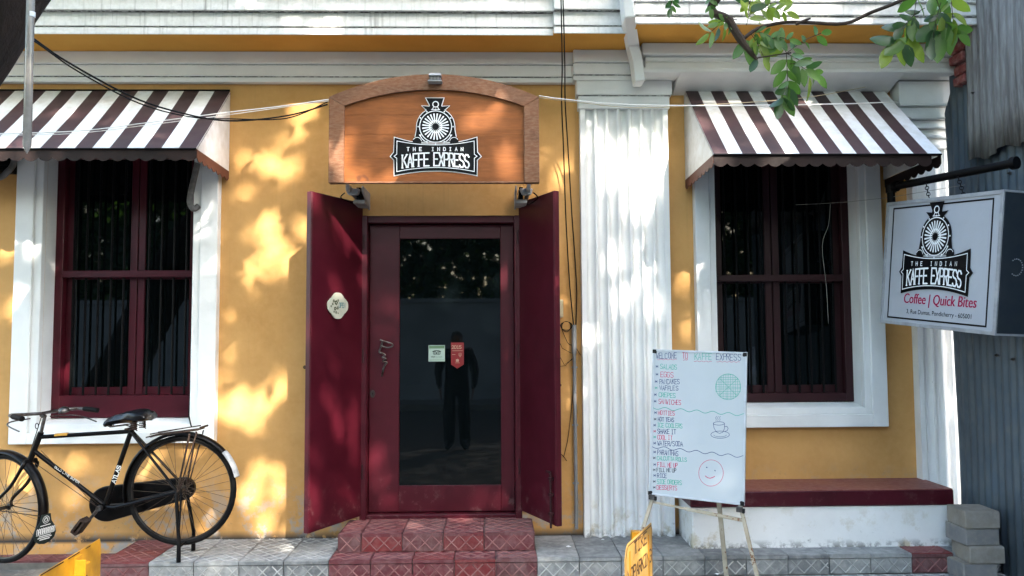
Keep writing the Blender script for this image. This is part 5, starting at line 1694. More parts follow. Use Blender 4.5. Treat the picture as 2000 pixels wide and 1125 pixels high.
M['pvc'] = mat('grey_pvc_conduit', (.25, .255, .26), .5, (.2, .2, .2), 8)
cp = thing('conduit_pipe', P(1125, 1032, -.025), 'grey conduit pipe running down the yellow wall beside the fluted pilaster', 'pipe')
a = P(1121, 640, -.028); b = P(1126, 1033, -.028)
MB().tube([b, a], .0125, 10).build('pipe', M['pvc'], cp, smooth=40)
MB().tube([a - Z_ * .18, a + Z_ * .02], .0175, 10).build('socket', M['pvc'], cp, smooth=40)
for z_ in (.35, .75, 1.15): MB().box(b.x - .02, b.x + .02, -.02, -.002, ZP + z_, ZP + z_ + .012).build('pipe_clip', M['grey_metal'], cp)
M['beige'] = mat('beige_plastic_box', (.50, .43, .27), .5, (.45, .38, .24), 9)
a = P(1084, 620, -.04); b = P(1100, 585, -.04)
jb = thing('junction_box', ((a.x + b.x) / 2, 0, a.z), 'small beige junction box on the wall behind the right door leaf', 'junction box')
MB().box(a.x - .01, b.x, -.045, 0, a.z, b.z).build('box', M['beige'], jb, bevel=.006)
mb = MB()
for k in range(4): mb.box(b.x - .035, b.x - .028, -.0465, -.045, a.z + .03 + k * .02, a.z + .038 + k * .02)
mb.build('marks', M['wire_black'], jb)
# latch on the right leaf edge and little hooks on the wall
for (px, py, lab) in ((596, 717, 'small dark door hook fixed left of the open left door leaf'), (1093, 752, 'small round door hook fixed right of the open right door leaf')):
    q = P(px, py, -.02)
    mb = MB(); mb.lathe(q + Y_ * .02, -Y_, [(.012, 0), (.012, .004), (.005, .006), (.005, .03)], 8); mb.tube([q + X_ * (.010 * math.cos(a)) + Z_ * (.010 * math.sin(a)) - Y_ * .01 for a in [i * math.pi / 5 for i in range(10)]], .003, 5, closed=True)
    tag(mb.build('door_hook', M['rust'], None), lab, 'hook', 'door hooks on the wall')
# hanging light tube, near the camera
M['tube_pl'] = mat('clear_milky_plastic', (.30, .29, .28), .15, (.24, .23, .22), 30, spec=.6, obj=True)
M['tube_pl'].node_tree.nodes['Principled BSDF'].inputs['Transmission Weight'].default_value = .35
ta = P(61, -60, -2.2); tb = P(53, 285, -2.2); tip = P(52.5, 300, -2.2)
lt = thing('hanging_light_tube', tip, 'milky plastic light tube hanging from the tree in front of the left awning', 'light tube')
MB().tube([ta, tb, tip], [.0165, .0165, .002], 14).build('tube_shell', M['tube_pl'], lt, smooth=40)
mb = MB(); ts = tb - ta
for k in range(26):
    q = ta + ts * ((k + .5) / 26) - Vector((0, .0150, 0)); mb.obox(q - X_ * .003 - Z_ * .003, X_ * .006, Z_ * .006, Y_ * .002)
o = mb.build('led_dots', M['beige'], lt); o['kind'] = 'stuff'
MB().lathe(tb + Z_ * .55, Z_, [(.0155, 0), (.0155, .02)], 12).build('collar', M['alu2'], lt)
# air-conditioner pipes under the left awning
M['lag'] = mat('grubby_pipe_lagging', (.20, .19, .18), .85, (.08, .075, .07), 14, bump=(30, .6, .01))
o = MB().tube(curve_pts([P(386, 318, -.10), P(380, 345, -.09), P(374, 372, -.09), P(371, 395, -.08), P(378, 408, -.07), P(388, 402, -.05)], 5), .021, 10).build('lagged_pipe', M['lag'], None, smooth=40)
tag(o, 'grubby lagged pipe bend at the top right of the left window', 'pipe', 'lagged pipes under the left awning')
o = MB().tube(curve_pts([P(-60, 350, -.14), P(-5, 348, -.12), P(15, 335, -.1), P(27, 318, -.1), P(30, 285, -.1)], 5), .020, 10).build('lagged_pipe', M['lag'], None, smooth=40)
tag(o, 'grey lagged pipe bend at the far left under the awning', 'pipe', 'lagged pipes under the left awning')
q = P(8, 330, -.05)
au = thing('vent_box', (q.x - .1, 0, q.z), 'black vent box under the left end of the left awning', 'vent')
MB().box(q.x - .25, q.x + .07, -.10, -.002, q.z - .03, q.z + .14).build('casing', M['dark_iron'], au, bevel=.006)
for k in range(4): MB().box(q.x - .24, q.x + .06, -.108, -.10, q.z - .02 + k * .035, q.z + k * .035 - .005).build('slat', M['dark_iron'], au)
o = MB().tube(curve_pts([P(380, 560, FY - .02), P(376, 720, FY - .03), P(369, 800, -.02), P(371, 822, -.07), P(374, 834, -.075)], 5), .0045, 6).build('cable', M['wire_black'], None, smooth=True)
tag(o, 'thin dark cable running out of the left window over its sill', 'cable', 'cables strung across the facade')
# litter
M['paper'] = mat('crumpled_white_paper', (.75, .76, .78), .7)
M['pebble'] = mat('brown_pebble', (.16, .13, .09), .9, (.1, .09, .07), 30)
for i, (px, py, r_, lab) in enumerate(((1110, 1070, .02, 'largest white paper scrap on the raised pavement right of the steps'), (1178, 1055, .010, 'small white paper scrap on the raised pavement before the fluted pilaster'), (1070, 1033, .009, 'tiny paper scrap by the foot of the right door leaf'),
                                       (1093, 1123, .02, 'white paper scrap at the bottom edge beside the brown pebble'), (1400, 1123, .016, 'white scrap on the lower pavement under the easel'), (85, 1082, .016, 'white scrap on the red ledge left of the yellow sign'))):
    z_ = ZP if py < 1075 and px > 300 else ZL + .005
    q = on_z(px, py, z_)
    mb = MB(); vs = []
    for k in range(8): vs.append(q + Vector((r_ * random.uniform(.6, 1.6) * math.cos(k * .785), r_ * random.uniform(.5, 1.2) * math.sin(k * .785), random.uniform(.003, r_ * .7))))
    vs.append(q + Vector((0, 0, r_ * .8)))
    mb.add(vs, [(k, (k + 1) % 8, 8) for k in range(8)])
    tag(mb.build('paper_scrap', M['paper'], None), lab, 'litter', 'scraps of paper on the pavement')
q = on_z(1120, 1122, ZL + .002)
mb = MB(); mb.lathe(q, Z_, [(.02, 0), (.033, .012), (.032, .028), (.018, .042), (.002, .047)], 12)
tag(mb.build('pebble', M['pebble'], None, smooth=True), 'round brown pebble below the right end of the red step', 'stone')
# hanging string in the right window
M['string'] = mat('grey_string', (.22, .21, .19), .8)
o = MB().tube([P(1554, 400, -.10), P(1600, 398, -.15), P(1660, 394, -.3), P(1735, 386, -.46), P(1885, 361, -.9)], .0014, 4).build('string', M['string'], None)
tag(o, 'thin grey string stretched from the right window to the hanging sign', 'string', 'strings at the right window')
o = MB().tube(curve_pts([P(1622, 398, -.2), P(1618, 440, -.2), P(1606, 480, -.2), P(1614, 560, -.2), P(1618, 632, -.2)], 4), .0016, 4).build('string', M['string'], None)
tag(o, 'loose string hanging down in front of the right window bars', 'string', 'strings at the right window')
# ------------------------------------------------------------------ trees
import numpy as np
rng = np.random.default_rng(11)
M['bark'] = mat('dark_brown_bark', (.020, .013, .010), .95, (.010, .007, .006), 9, stretch=(1, 1, .4), bump=(12, 1.0, .03))
M['twig'] = mat('grey_brown_twig', (.055, .038, .028), .9, (.03, .022, .017), 20, bump=(40, .8, .01))


def leaf_mat(name, c1, c2):
    m = mat(name, c1, .42, c2, 9, spec=.5)
    nt = m.node_tree; b = nt.nodes['Principled BSDF']; out = nt.nodes['Material Output']
    tr = nt.nodes.new('ShaderNodeBsdfTranslucent'); tr.inputs[0].default_value = (c1[0] * 2.3, c1[1] * 2.3, c1[2] * 1.2, 1)
    mx = nt.nodes.new('ShaderNodeMixShader'); mx.inputs[0].default_value = .38
    nt.links.new(b.outputs[0], mx.inputs[1]); nt.links.new(tr.outputs[0], mx.inputs[2]); nt.links.new(mx.outputs[0], out.inputs['Surface'])
    return m


M['leaf'] = leaf_mat('green_leaf', (.060, .135, .026), (.035, .088, .02))
M['leaf2'] = leaf_mat('yellow_green_leaf', (.15, .21, .035), (.09, .15, .028))
M['leaf3'] = leaf_mat('dark_leaf', (.03, .075, .028), (.02, .055, .022))

# left trunk
lt_ = thing('street_tree', (-3.9, -2.3, 0), 'dark leaning tree trunk at the upper left corner', 'tree', 'street trees')
MB().tube(curve_pts([Vector((-4.3, -2.4, -.1)), Vector((-3.9, -2.25, 1.2)), Vector((-3.05, -2.1, 2.7)), P(-170, 185, -2.0), P(12, -58, -2.0), P(230, -350, -1.95), P(500, -900, -2.0)], 6), [.27] * 7 + [.23] * 8 + [.215] * 8 + [.20] * 8 + [.16] * 6, 16).build('trunk', M['bark'], lt_, smooth=True)

# right tree, out of the picture: trunk, limbs, crown
rt = thing('street_tree', (5.6, -6.6, 0), 'street tree with compound green leaves overhanging the right awning', 'tree', 'street trees')
MB().tube(curve_pts([Vector((5.7, -6.8, -.1)), Vector((5.5, -6.6, 1.6)), Vector((5.2, -6.4, 3.4)), Vector((4.9, -6.2, 5.2))], 5), [.26] * 5 + [.22] * 5 + [.18] * 6, 14).build('trunk', M['bark'], rt, smooth=True)
limbs = [([(5.2, -6.4, 3.4), (4.2, -5.6, 4.6), (2.8, -4.8, 5.4), (1.2, -4.4, 5.8)], .11), ([(5.0, -6.3, 4.2), (3.6, -6.6, 5.6), (1.8, -6.6, 6.6), (-.4, -6.4, 7.2)], .10), ([(5.2, -6.4, 3.8), (5.9, -5.4, 5.2), (6.4, -4.6, 6.4)], .09),
         ([(4.9, -6.2, 5.0), (4.0, -6.0, 6.6), (2.6, -5.6, 7.8)], .08), ([(2.8, -4.8, 5.4), (2.3, -3.6, 4.9), (2.1, -3.0, 4.4)], .05)]
for pts, r_ in limbs:
    cp_ = curve_pts([Vector(p) for p in pts], 5)
    MB().tube(cp_, [r_ * (1 - .75 * i / len(cp_)) for i in range(len(cp_))], 10).build('limb', M['bark'], rt, smooth=True)
YBR = -1.9
top0 = P(1404, -14, YBR)
b1 = [Vector((2.1, -3.0, 4.4)), Vector((1.6, -2.3, 3.75)), top0, P(1425, 40, YBR), P(1445, 75, YBR), P(1462, 98, YBR), P(1479, 117, YBR)]
MB().tube(curve_pts(b1, 4), [.028] * 9 + [.019] * 8 + [.017, .015, .015, .014, .012, .010, .008, .006], 8).build('branch', M['twig'], rt, smooth=True)
MB().tube(curve_pts([P(1450, 78, YBR), P(1480, 56, YBR), P(1530, 44, YBR), P(1580, 44, YBR + .02), P(1650, 46, YBR + .03), P(1700, 25, YBR), P(1762, 0, YBR - .05), P(1850, -50, YBR - .1), Vector((2.8, -2.6, 3.9)), Vector((4.2, -5.6, 4.6))], 4), .0085, 8).build('branch', M['twig'], rt, smooth=True)
MB().tube([P(1555, 47, YBR), P(1572, 40, YBR), P(1583, 36, YBR)], [.008, .007, .004], 6).build('branch', M['twig'], rt)
MB().tube([P(1480, 113, YBR), P(1510, 108, YBR), P(1545, 103, YBR)], .0035, 6).build('branch', M['twig'], rt)

# one leaf shape, shared
def leaf_mesh(nm, m_, w=.36, bend=.12):
    vs = []; fs = []
    prof = [(0, .03), (.12, .55), (.3, .95), (.55, 1.0), (.78, .72), (.92, .32), (1, .02)]
    for t, k in prof:
        zb = -bend * t * t
        vs += [(t, -k * w * .5, zb + .05 * k), (t, 0, zb), (t, k * w * .5, zb + .05 * k)]
    for i in range(len(prof) - 1):
        a = i * 3
        fs += [(a, a + 3, a + 4, a + 1), (a + 1, a + 4, a + 5, a + 2)]
    me = bpy.data.meshes.new(nm); me.from_pydata(vs, [], fs); me.materials.append(M[m_]); me.shade_smooth(); return me


LM = [leaf_mesh('leaf', 'leaf', .44), leaf_mesh('leaf', 'leaf2', .42), leaf_mesh('leaf', 'leaf3', .46, .25)]
nleaf = 0


def put_leaf(at, direction, length, mi, roll=None):
    global nleaf
    d = direction.normalized()
    side = d.cross(Z_)
    if side.length < .1: side = X_.copy()
    side.normalize(); up = side.cross(d)
    a = roll if roll is not None else random.uniform(-1.0, 1.0)
    s2 = side * math.cos(a) + up * math.sin(a); u2 = s2.cross(d) * -1
    mtx = Matrix((d * length, s2 * length, d.cross(s2) * length)).transposed().to_4x4()
    o = bpy.data.objects.new('leaf', LM[mi]); COL.objects.link(o); o.parent = rt
    o.matrix_local = Matrix.Translation(at - Vector(rt['_org'])) @ mtx
    nleaf += 1


def spray(A, Bp, n_, length, mi=None, droop=.5, dy=0):
    """compound leaf: a thin stalk from A to Bp with paired leaflets"""
    st_ = curve_pts([A, (A + Bp) / 2 + Z_ * .012, Bp], 4)
    MB().tube(st_, .0018, 4).build('stalk', M['twig'], rt)
    L = (Bp - A); d = L.normalized(); sd = d.cross(Y_).normalized()
    for k in range(n_):
        q = A + L * ((k + .6) / n_)
        for s_ in (-1, 1):
            if random.random() < .12: continue
            dr_ = d * .55 + sd * s_ * random.uniform(.7, 1.1) - Z_ * droop * random.uniform(.2, .8) + Y_ * random.uniform(-.5, .5)
            put_leaf(q, dr_, length * random.uniform(.75, 1.15), mi if mi is not None and random.random() < .8 else random.choice((0, 0, 1, 2)), random.uniform(-.9, .9) + 1.4)
    put_leaf(Bp, d - Z_ * .3, length * 1.1, mi if mi is not None else 0, 1.5)


def S(x, y, z=0): return P(1380 + x / 3.846, y / 3.846, YBR + z)


# hanging clusters traced loosely from the picture (coordinates of an enlarged view)
spray(S(310, 110), S(540, 15, .05), 4, .085, 1, .4)
spray(S(310, 110), S(345, -40, 0), 3, .075, 1, .3)
spray(S(300, 190), S(330, 110), 1, .085, 1, .4)
spray(S(215, 130), S(20, 250, .1), 4, .075, 1, .6)
spray(S(330, 240), S(500, 290), 3, .07, 0, .5)
spray(S(270, 260), S(300, 330), 1, .11, 0, .8)
spray(S(600, 400), S(610, 640), 3, .095, 0, .8)
spray(S(600, 400), S(860, 250, .05), 3, .065, 0, .2)
spray(S(600, 400), S(820, 560, .03), 4, .080, 0, .7)
spray(S(610, 620), S(560, 760), 2, .09, 2, 1.0)
spray(S(350, 260), S(400, 330), 1, .09, 1, .9)
spray(S(600, 395), S(530, 330), 2, .09, 0, .2)
spray(S(1590, -60), S(1560, 120), 2, .12, 0, .5)
spray(S(1560, 110), S(1400, 330), 2, .13, 1, .5)
spray(S(1700, -80), S(1790, 200), 3, .125, 0, .9)
spray(S(1830, -80), S(1850, 140), 2, .12, 1, .8)
spray(S(1760, 20), S(1700, 280), 2, .115, 2, .9)
spray(S(10, -40), S(30, 60), 2, .05, 0, .9)
spray(S(-240, -60), S(-270, 60), 3, .05, 2, .9)
spray(S(310, -60), S(320, 30), 2, .06, 1, .5)
spray(S(330, 250), S(430, 430), 3, .065, 1, .8)
spray(S(480, 300), S(620, 300), 3, .06, 0, .5)
spray(S(620, 480), S(740, 520), 2, .085, 0, .7)
spray(S(230, 150), S(90, 170), 3, .055, 0, .6)
spray(S(420, 60), S(600, 90), 3, .065, 1, .7)
spray(S(1640, 60), S(1480, 200), 3, .085, 2, .7)
spray(S(1720, 120), S(1880, 230), 3, .09, 0, .7)
put_leaf(S(560, 710), (S(640, 830) - S(560, 710)), .12, 0, 1.5)
put_leaf(S(770, 580), (S(770, 700) - S(770, 580)), .125, 1, 1.5)
put_leaf(S(1500, 280), S(1360, 400) - S(1500, 280), .15, 0, 1.4)
put_leaf(S(1510, 290), S(1620, 430) - S(1510, 290), .14, 1, 1.6)
put_leaf(S(1490, 330), S(1530, 450) - S(1490, 330), .11, 2, 1.2)
put_leaf(S(1770, 200), S(1730, 410) - S(1770, 200), .19, 0, 1.5)
put_leaf(S(1730, 180), S(1590, 300) - S(1730, 180), .16, 2, 1.5)
put_leaf(S(370, 430), S(345, 525) - S(370, 430), .085, 2, 1.0)

# unseen crown across the street, shaped to throw sun flecks on the facade.
# gaps are (picture x, y, half widths, plane) of the sun flecks
GAPS = [
 (430, 25, 55, 26, 0), (230, 8, 90, 14, 0), (600, 25, 45, 30, 0), (770, 22, 50, 28, 0), (880, 28, 35, 26, 0), (1080, -10, 90, 18, 0), (395, 105, 22, 10, 0), (545, 118, 32, 22, 0), (810, 120, 24, 22, 0), (700, 100, 18, 8, 0),
 (540, 175, 18, 14, 0), (600, 195, 38, 22, 0), (575, 222, 30, 16, 0), (555, 275, 30, 12, 0), (530, 320, 40, 28, 0), (575, 318, 22, 16, 0), (470, 305, 14, 22, 0), (515, 250, 9, 9, 0), (470, 375, 16, 16, 0), (560, 345, 30, 12, 0),
 (525, 440, 24, 36, 0), (540, 500, 26, 44, 0), (490, 452, 26, 14, 0), (590, 445, 22, 24, 0), (515, 525, 10, 30, 0), (555, 535, 20, 18, 0), (490, 545, 12, 16, 0), (500, 570, 10, 8, 0),
 (452, 620, 20, 14, 0), (455, 690, 14, 14, 0), (440, 735, 28, 12, 0), (550, 750, 20, 34, 0), (480, 795, 46, 46, 0), (450, 825, 36, 34, 0), (500, 860, 34, 26, 0), (505, 920, 20, 22, 0), (490, 965, 30, 26, 0), (545, 965, 18, 26, 0), (510, 1015, 28, 26, 0), (535, 1045, 60, 12, 0),
 (60, 470, 16, 60, 0), (40, 620, 20, 52, 0), (15, 480, 16, 40, 0), (10, 600, 12, 20, 0), (130, 560, 14, 60, 0), (130, 700, 14, 70, 0), (95, 640, 10, 40, 0), (115, 480, 12, 20, 0), (400, 400, 14, 48, 0), (410, 800, 14, 50, 0), (390, 460, 8, 30, 0), (290, 822, 16, 8, 0), (190, 815, 20, 6, 0),
 (160, 915, 40, 30, 0), (90, 890, 26, 20, 0), (40, 935, 30, 50, 0), (150, 970, 24, 20, 0), (370, 880, 18, 24, 0), (320, 885, 18, 16, 0), (300, 985, 30, 16, 0), (360, 960, 30, 30, 0), (230, 960, 14, 14, 0),
 (665, 320, 16, 34, -.48), (700, 340, 22, 16, -.48), (760, 250, 12, 10, -.48), (680, 272, 12, 10, -.48), (940, 235, 34, 14, -.48), (975, 210, 18, 36, -.48), (1000, 335, 28, 18, -.48), (940, 170, 34, 10, -.48), (910, 245, 14, 10, -.48), (985, 300, 18, 24, -.48), (745, 160, 24, 8, -.48),
 (612, 395, 12, 26, -.40), (655, 440, 9, 26, -.25), (680, 475, 12, 16, -.12), (655, 560, 12, 18, -.25), (640, 780, 12, 26, -.3), (660, 830, 12, 34, -.25), (690, 820, 10, 50, -.1), (705, 560, 10, 22, -.02), (740, 578, 22, 10, .06), (770, 590, 16, 12, .06), (752, 645, 8, 8, .06),
 (735, 910, 14, 46, .06), (690, 950, 12, 34, -.08), (612, 980, 12, 40, -.4), (612, 900, 6, 20, -.4), (690, 880, 10, 30, -.08), (670, 960, 12, 26, -.2), (935, 972, 12, 8, .06),
 (1240, 385, 42, 70, 0), (1180, 340, 30, 50, 0), (1275, 340, 22, 70, 0), (1190, 520, 16, 30, 0), (1250, 520, 20, 40, 0), (1230, 250, 10, 8, 0), (1285, 240, 9, 12, 0), (1155, 285, 14, 20, 0), (1230, 285, 16, 20, 0), (1205, 600, 16, 30, 0), (1260, 610, 14, 40, 0), (1120, 310, 8, 26, 0), (1155, 640, 12, 30, 0),
 (1062, 310, 10, 14, 0), (1070, 420, 12, 22, 0), (1110, 600, 10, 30, 0), (1100, 500, 10, 16, 0), (1385, 470, 10, 60, 0), (1340, 540, 16, 40, 0), (1345, 640, 14, 24, 0), (1380, 590, 10, 30, 0), (1320, 480, 8, 30, 0),
 (1390, 195, 50, 12, -.1), (1480, 195, 20, 8, -.1), (1400, 105, 30, 8, -.3), (1440, 150, 70, 6, -.3), (1350, 152, 20, 6, -.3), (1560, 12, 60, 14, -.6), (1620, 8, 40, 14, -.6), (1750, 6, 60, 12, -.6),
 (240, 235, 60, 22, -.35), (120, 215, 50, 18, -.3), (340, 225, 40, 22, -.3), (150, 260, 60, 10, -.5), (300, 258, 60, 14, -.5), (430, 245, 8, 30, -.3), (410, 300, 12, 12, -.4),
 (1460, 260, 40, 16, -.5), (1560, 270, 40, 14, -.5), (1660, 265, 40, 14, -.5), (1430, 240, 24, 14, -.4), (1740, 280, 30, 10, -.6),
 (1640, 1098, 55, 10, -.56), (420, 1108, 34, 14, -.56), (470, 1068, 60, 16, -.35), (400, 1065, 36, 14, -.35), (340, 1075, 30, 8, -.45), (560, 1062, 24, 16, -.3), (700, 1022, 20, 8, -.2),
 (1560, 1000, 40, 14, -.4), (1700, 1010, 30, 12, -.4),
]
Sv = np.array(SUN)
ROTn = np.array(ROTI)
camv = np.array(CAM)


def projn(Q):
    q = (Q - camv) @ ROTn.T
    return 1000 + F_PX * q[:, 0] / -q[:, 2], 562.5 - F_PX * q[:, 1] / -q[:, 2], -q[:, 2]


def crown_points(n):
    T = np.stack([rng.uniform(-4.6, 4.6, n), np.full(n, -.05), rng.uniform(-.6, 4.3, n)], 1)
    s_ = rng.uniform(12.0, 15.5, n)
    return T + Sv * s_[:, None]


NC = 150000
Q = crown_points(NC)
# clumping
for k in range(2):
    pass
def gap_keep(Q):
  keep = np.ones(len(Q))
  if 1:
   for plane in sorted(set(g[4] for g in GAPS)):
    H = Q + Sv * ((plane - Q[:, 1]) / Sv[1])[:, None]
    u_, v_, d_ = projn(H)
    for (cx, cy, rx, ry, pl_) in GAPS:
        if pl_ != plane: continue
        if plane != 0 and cx > 600 and cx < 800: rx, ry = rx * 1.5, ry * 1.15
        r2 = ((u_ - cx) / (rx * .9 + 5)) ** 2 + ((v_ - cy) / (ry * .9 + 5)) ** 2
        keep = np.minimum(keep, np.clip((r2 - .5) / .75, 0, 1) ** 1.8)
  return keep


keep = gap_keep(Q)
u_, v_, d_ = projn(Q)
keep[(d_ > 0) & (u_ > -60) & (u_ < 2060) & (v_ > -60) & (v_ < 1200)] = 0
keep[Q[:, 2] < 3.0] = 0
# a few random soft holes
for k in range(300):
    h0 = Q[rng.integers(NC)]; d2 = ((Q - h0) ** 2).sum(1); dd_ = np.sqrt(np.maximum(0, d2 - ((Q - h0) @ Sv) ** 2))
    keep = np.where(dd_ < rng.uniform(.02, .085), keep * rng.choice([0, .04, .1, .2]), keep)
Q = Q[rng.random(NC) < np.where((d_ > 0) & (u_ > -60) & (u_ < 2060) & (v_ > -60) & (v_ < 1200), keep, np.maximum(keep, .028))]


def leaves_mesh(nm, Q, size, m_, parent, world_off):
    n = len(Q)
    d = rng.normal(size=(n, 3)); d[:, 2] -= .5; d /= np.linalg.norm(d, axis=1)[:, None]
    e = np.cross(d, rng.normal(size=(n, 3))); e /= np.linalg.norm(e, axis=1)[:, None]
    L = rng.uniform(size[0], size[1], n)[:, None]
    a = Q - d * L * .5; b = Q + e * L * .27 - d * L * .05; c_ = Q + d * L * .5; f_ = Q - e * L * .27 - d * L * .05
    V = np.stack([a, b, c_, f_], 1).reshape(-1, 3) - np.array(world_off)
    me = bpy.data.meshes.new(nm)
    me.vertices.add(4 * n); me.vertices.foreach_set('co', V.ravel().astype('f4'))
    me.loops.add(4 * n); me.loops.foreach_set('vertex_index', np.arange(4 * n, dtype='i4'))
    me.polygons.add(n); me.polygons.foreach_set('loop_start', np.arange(0, 4 * n, 4, dtype='i4'))
    me.materials.append(m_); me.update(calc_edges=True)
    o = bpy.data.objects.new(nm, me); COL.objects.link(o)
    if parent: o.parent = parent
    o['kind'] = 'stuff'
    return o


big = thing('street_tree', (7.4, -11.9, 0), 'tall unseen tree added across the street to carry the crown that flecks the facade with sun', 'tree', 'street trees')  # unseen tree added to carry the crown that shades the facade
MB().tube(curve_pts([Vector((7.4, -12.0, -.1)), Vector((7.3, -12.0, 2.5)), Vector((7.0, -11.8, 5.0)), Vector((6.2, -11.2, 7.6))], 5), [.42] * 5 + [.34] * 5 + [.28] * 6, 16).build('trunk', M['bark'], big, smooth=True)
for pts, r_ in [([(7.0, -11.8, 5.0), (5.4, -10.8, 7.2), (3.4, -10.0, 8.6), (1.6, -9.8, 9.4)], .17), ([(6.4, -11.3, 7.0), (6.0, -10.4, 9.0), (5.2, -9.8, 11.0)], .15), ([(7.2, -11.9, 4.2), (8.2, -10.8, 6.8), (8.8, -10.2, 8.8)], .14),
                ([(5.4, -10.8, 7.2), (3.6, -11.0, 9.0), (2.6, -10.8, 10.6)], .09), ([(6.2, -11.2, 7.6), (7.4, -10.2, 9.6), (8.2, -10.0, 11.2)], .10)]:
    cp_ = curve_pts([Vector(p) for p in pts], 5)
    MB().tube(cp_, [r_ * (1 - .8 * i / len(cp_)) for i in range(len(cp_))], 10).build('limb', M['bark'], big, smooth=True)
NG = 27000  # further unseen leaves added to shade the road
TG = np.stack([rng.uniform(-5.5, 6, NG), rng.uniform(-8.5, -.9, NG), np.full(NG, .05)], 1)
QG = TG + Sv * (rng.uniform(10.5, 14.5, NG))[:, None]
QG = QG[(rng.random(NG) < gap_keep(QG)) & (QG[:, 2] > 4.5)]
leaves_mesh('foliage', np.concatenate([Q, QG]), (.10, .145), M['leaf'], big, big['_org'])
Q4 = np.stack([rng.normal(5.6, .8, 2500), rng.normal(-6.6, .8, 2500), rng.normal(5.6, .6, 2500)], 1)
leaves_mesh('foliage', Q4, (.08, .13), M['leaf'], rt, rt['_org'])
# crown of the left tree, out of view and enlarged to hold back sky light
Q2 = np.stack([rng.normal(-3.6, 2.6, 27000), rng.normal(-4.2, 1.5, 27000), rng.normal(5.7, .9, 27000)], 1)
u_, v_, d_ = projn(Q2)
H = Q2 + Sv * ((0 - Q2[:, 1]) / Sv[1])[:, None]; hu, hv, hd = projn(H)
Q2 = Q2[~((d_ > 0) & (u_ > -60) & (u_ < 2060) & (v_ > -80) & (v_ < 1200)) & (rng.random(len(Q2)) < gap_keep(Q2) ** 2) & (Q2[:, 2] > 3.4)]
leaves_mesh('foliage', Q2, (.10, .16), M['leaf'], lt_, lt_['_org'])

# ------------------------------------------------------------------ across the street (seen only as reflections)
M['far_wall'] = mat('grey_compound_wall', (.30, .32, .34), .9, (.22, .24, .25), 1.5, bump=(6, .3, .02))
fwl = thing('compound_wall', (0, -13.0, 0), 'grey plastered compound wall across the street', 'wall')
MB().box(-22, 22, -13.2, -13.0, 0, 2.45).build('wall', M['far_wall'], fwl)
MB().box(-22, 22, -13.24, -12.96, 2.452, 2.55).build('coping', M['far_wall'], fwl)
MB().box(-22, 22, -13.0, -12.93, 0, .5).build('base_course', M['far_wall'], fwl)
kb = MB().box(-40, 40, -13.0, -11.6, -.3, .13).build('far_pavement', M['mortar']); tag(kb, kind='structure')
nf = 60000
Q3 = np.stack([rng.uniform(-18, 18, nf), rng.uniform(-15, -13.5, nf), rng.uniform(1.6, 7.4, nf)], 1)
hgt = 6.2 + .6 * np.sin(Q3[:, 0] * .9) + .4 * np.sin(Q3[:, 0] * 2.3 + 1)
hole = np.sin(Q3[:, 0] * 2.1) * np.sin(Q3[:, 2] * 2.4 + 1) * np.sin(Q3[:, 0] * .7 + Q3[:, 2])
Q3 = Q3[(Q3[:, 2] < hgt) & (hole < .95)]
ft = leaves_mesh('tree_belt', Q3, (.25, .45), M['leaf3'], None, (0, 0, 0))
tag(ft, 'dark belt of trees behind the compound wall across the street', 'trees', kind='stuff')
# parked car
M['car_white'] = mat('pale_car_paint', (.60, .62, .64), .3, coat=.5)
M['car_trim'] = mat('car_black_trim', (.012, .012, .013), .5)
car = thing('parked_car', (5.4, -9.0, 0), 'pale hatchback parked along the wall across the street', 'car')
cx0 = 3.6
prof = [(0, .32), (0, .62), (.12, .78), (1.0, .95), (1.55, 1.38), (2.1, 1.48), (3.0, 1.46), (3.55, 1.05), (3.75, .92), (3.8, .35), (3.4, .26), (.5, .26)]
mb = MB(); mb.prism([(cx0 + x_, -9.8, z_) for x_, z_ in prof], (0, 1.55, 0)); cb = mb.build('body', M['car_white'], car, bevel=.09, seg=3, smooth=50)
for pr_ in ([(1.15, .97), (1.62, 1.34), (2.2, 1.41), (2.2, .97)], [(2.27, .97), (2.27, 1.41), (2.95, 1.38), (3.3, 1.0)]):
    mb = MB(); mb.prism([(cx0 + x_, -8.26, z_) for x_, z_ in pr_], (0, .014, 0)); mb.build('side_window', M['glass'], car)
for x_ in (.75, 3.05):
    mb = MB(); mb.lathe((cx0 + x_, -8.4, .30), (0, 1, 0), [(.30, 0), (.31, .03), (.31, .15), (.29, .17)], 24); wl_ = mb.build('wheel', M['rubber'], car, smooth=40)
    mb = MB(); mb.lathe((cx0 + x_, -8.23, .30), (0, 1, 0), [(.19, 0), (.17, .008), (.05, .012)], 20); mb.build('rim', M['chrome'], wl_, smooth=40)
    mb = MB(); mb.lathe((cx0 + x_, -9.80, .30), (0, 1, 0), [(.29, 0), (.31, .03), (.31, .15), (.30, .17)], 24); mb.build('wheel', M['rubber'], car, smooth=40)
MB().box(cx0 + .05, cx0 + .2, -8.5, -8.24, .62, .74).build('headlight', M['chrome'], car, bevel=.03)
MB().box(cx0 + 3.68, cx0 + 3.80, -8.5, -8.26, .80, .95).build('tail_light', M['stick_red'], car, bevel=.02)
MB().box(cx0 + .3, cx0 + 3.6, -8.262, -8.24, .52, .56).build('side_moulding', M['car_trim'], car)

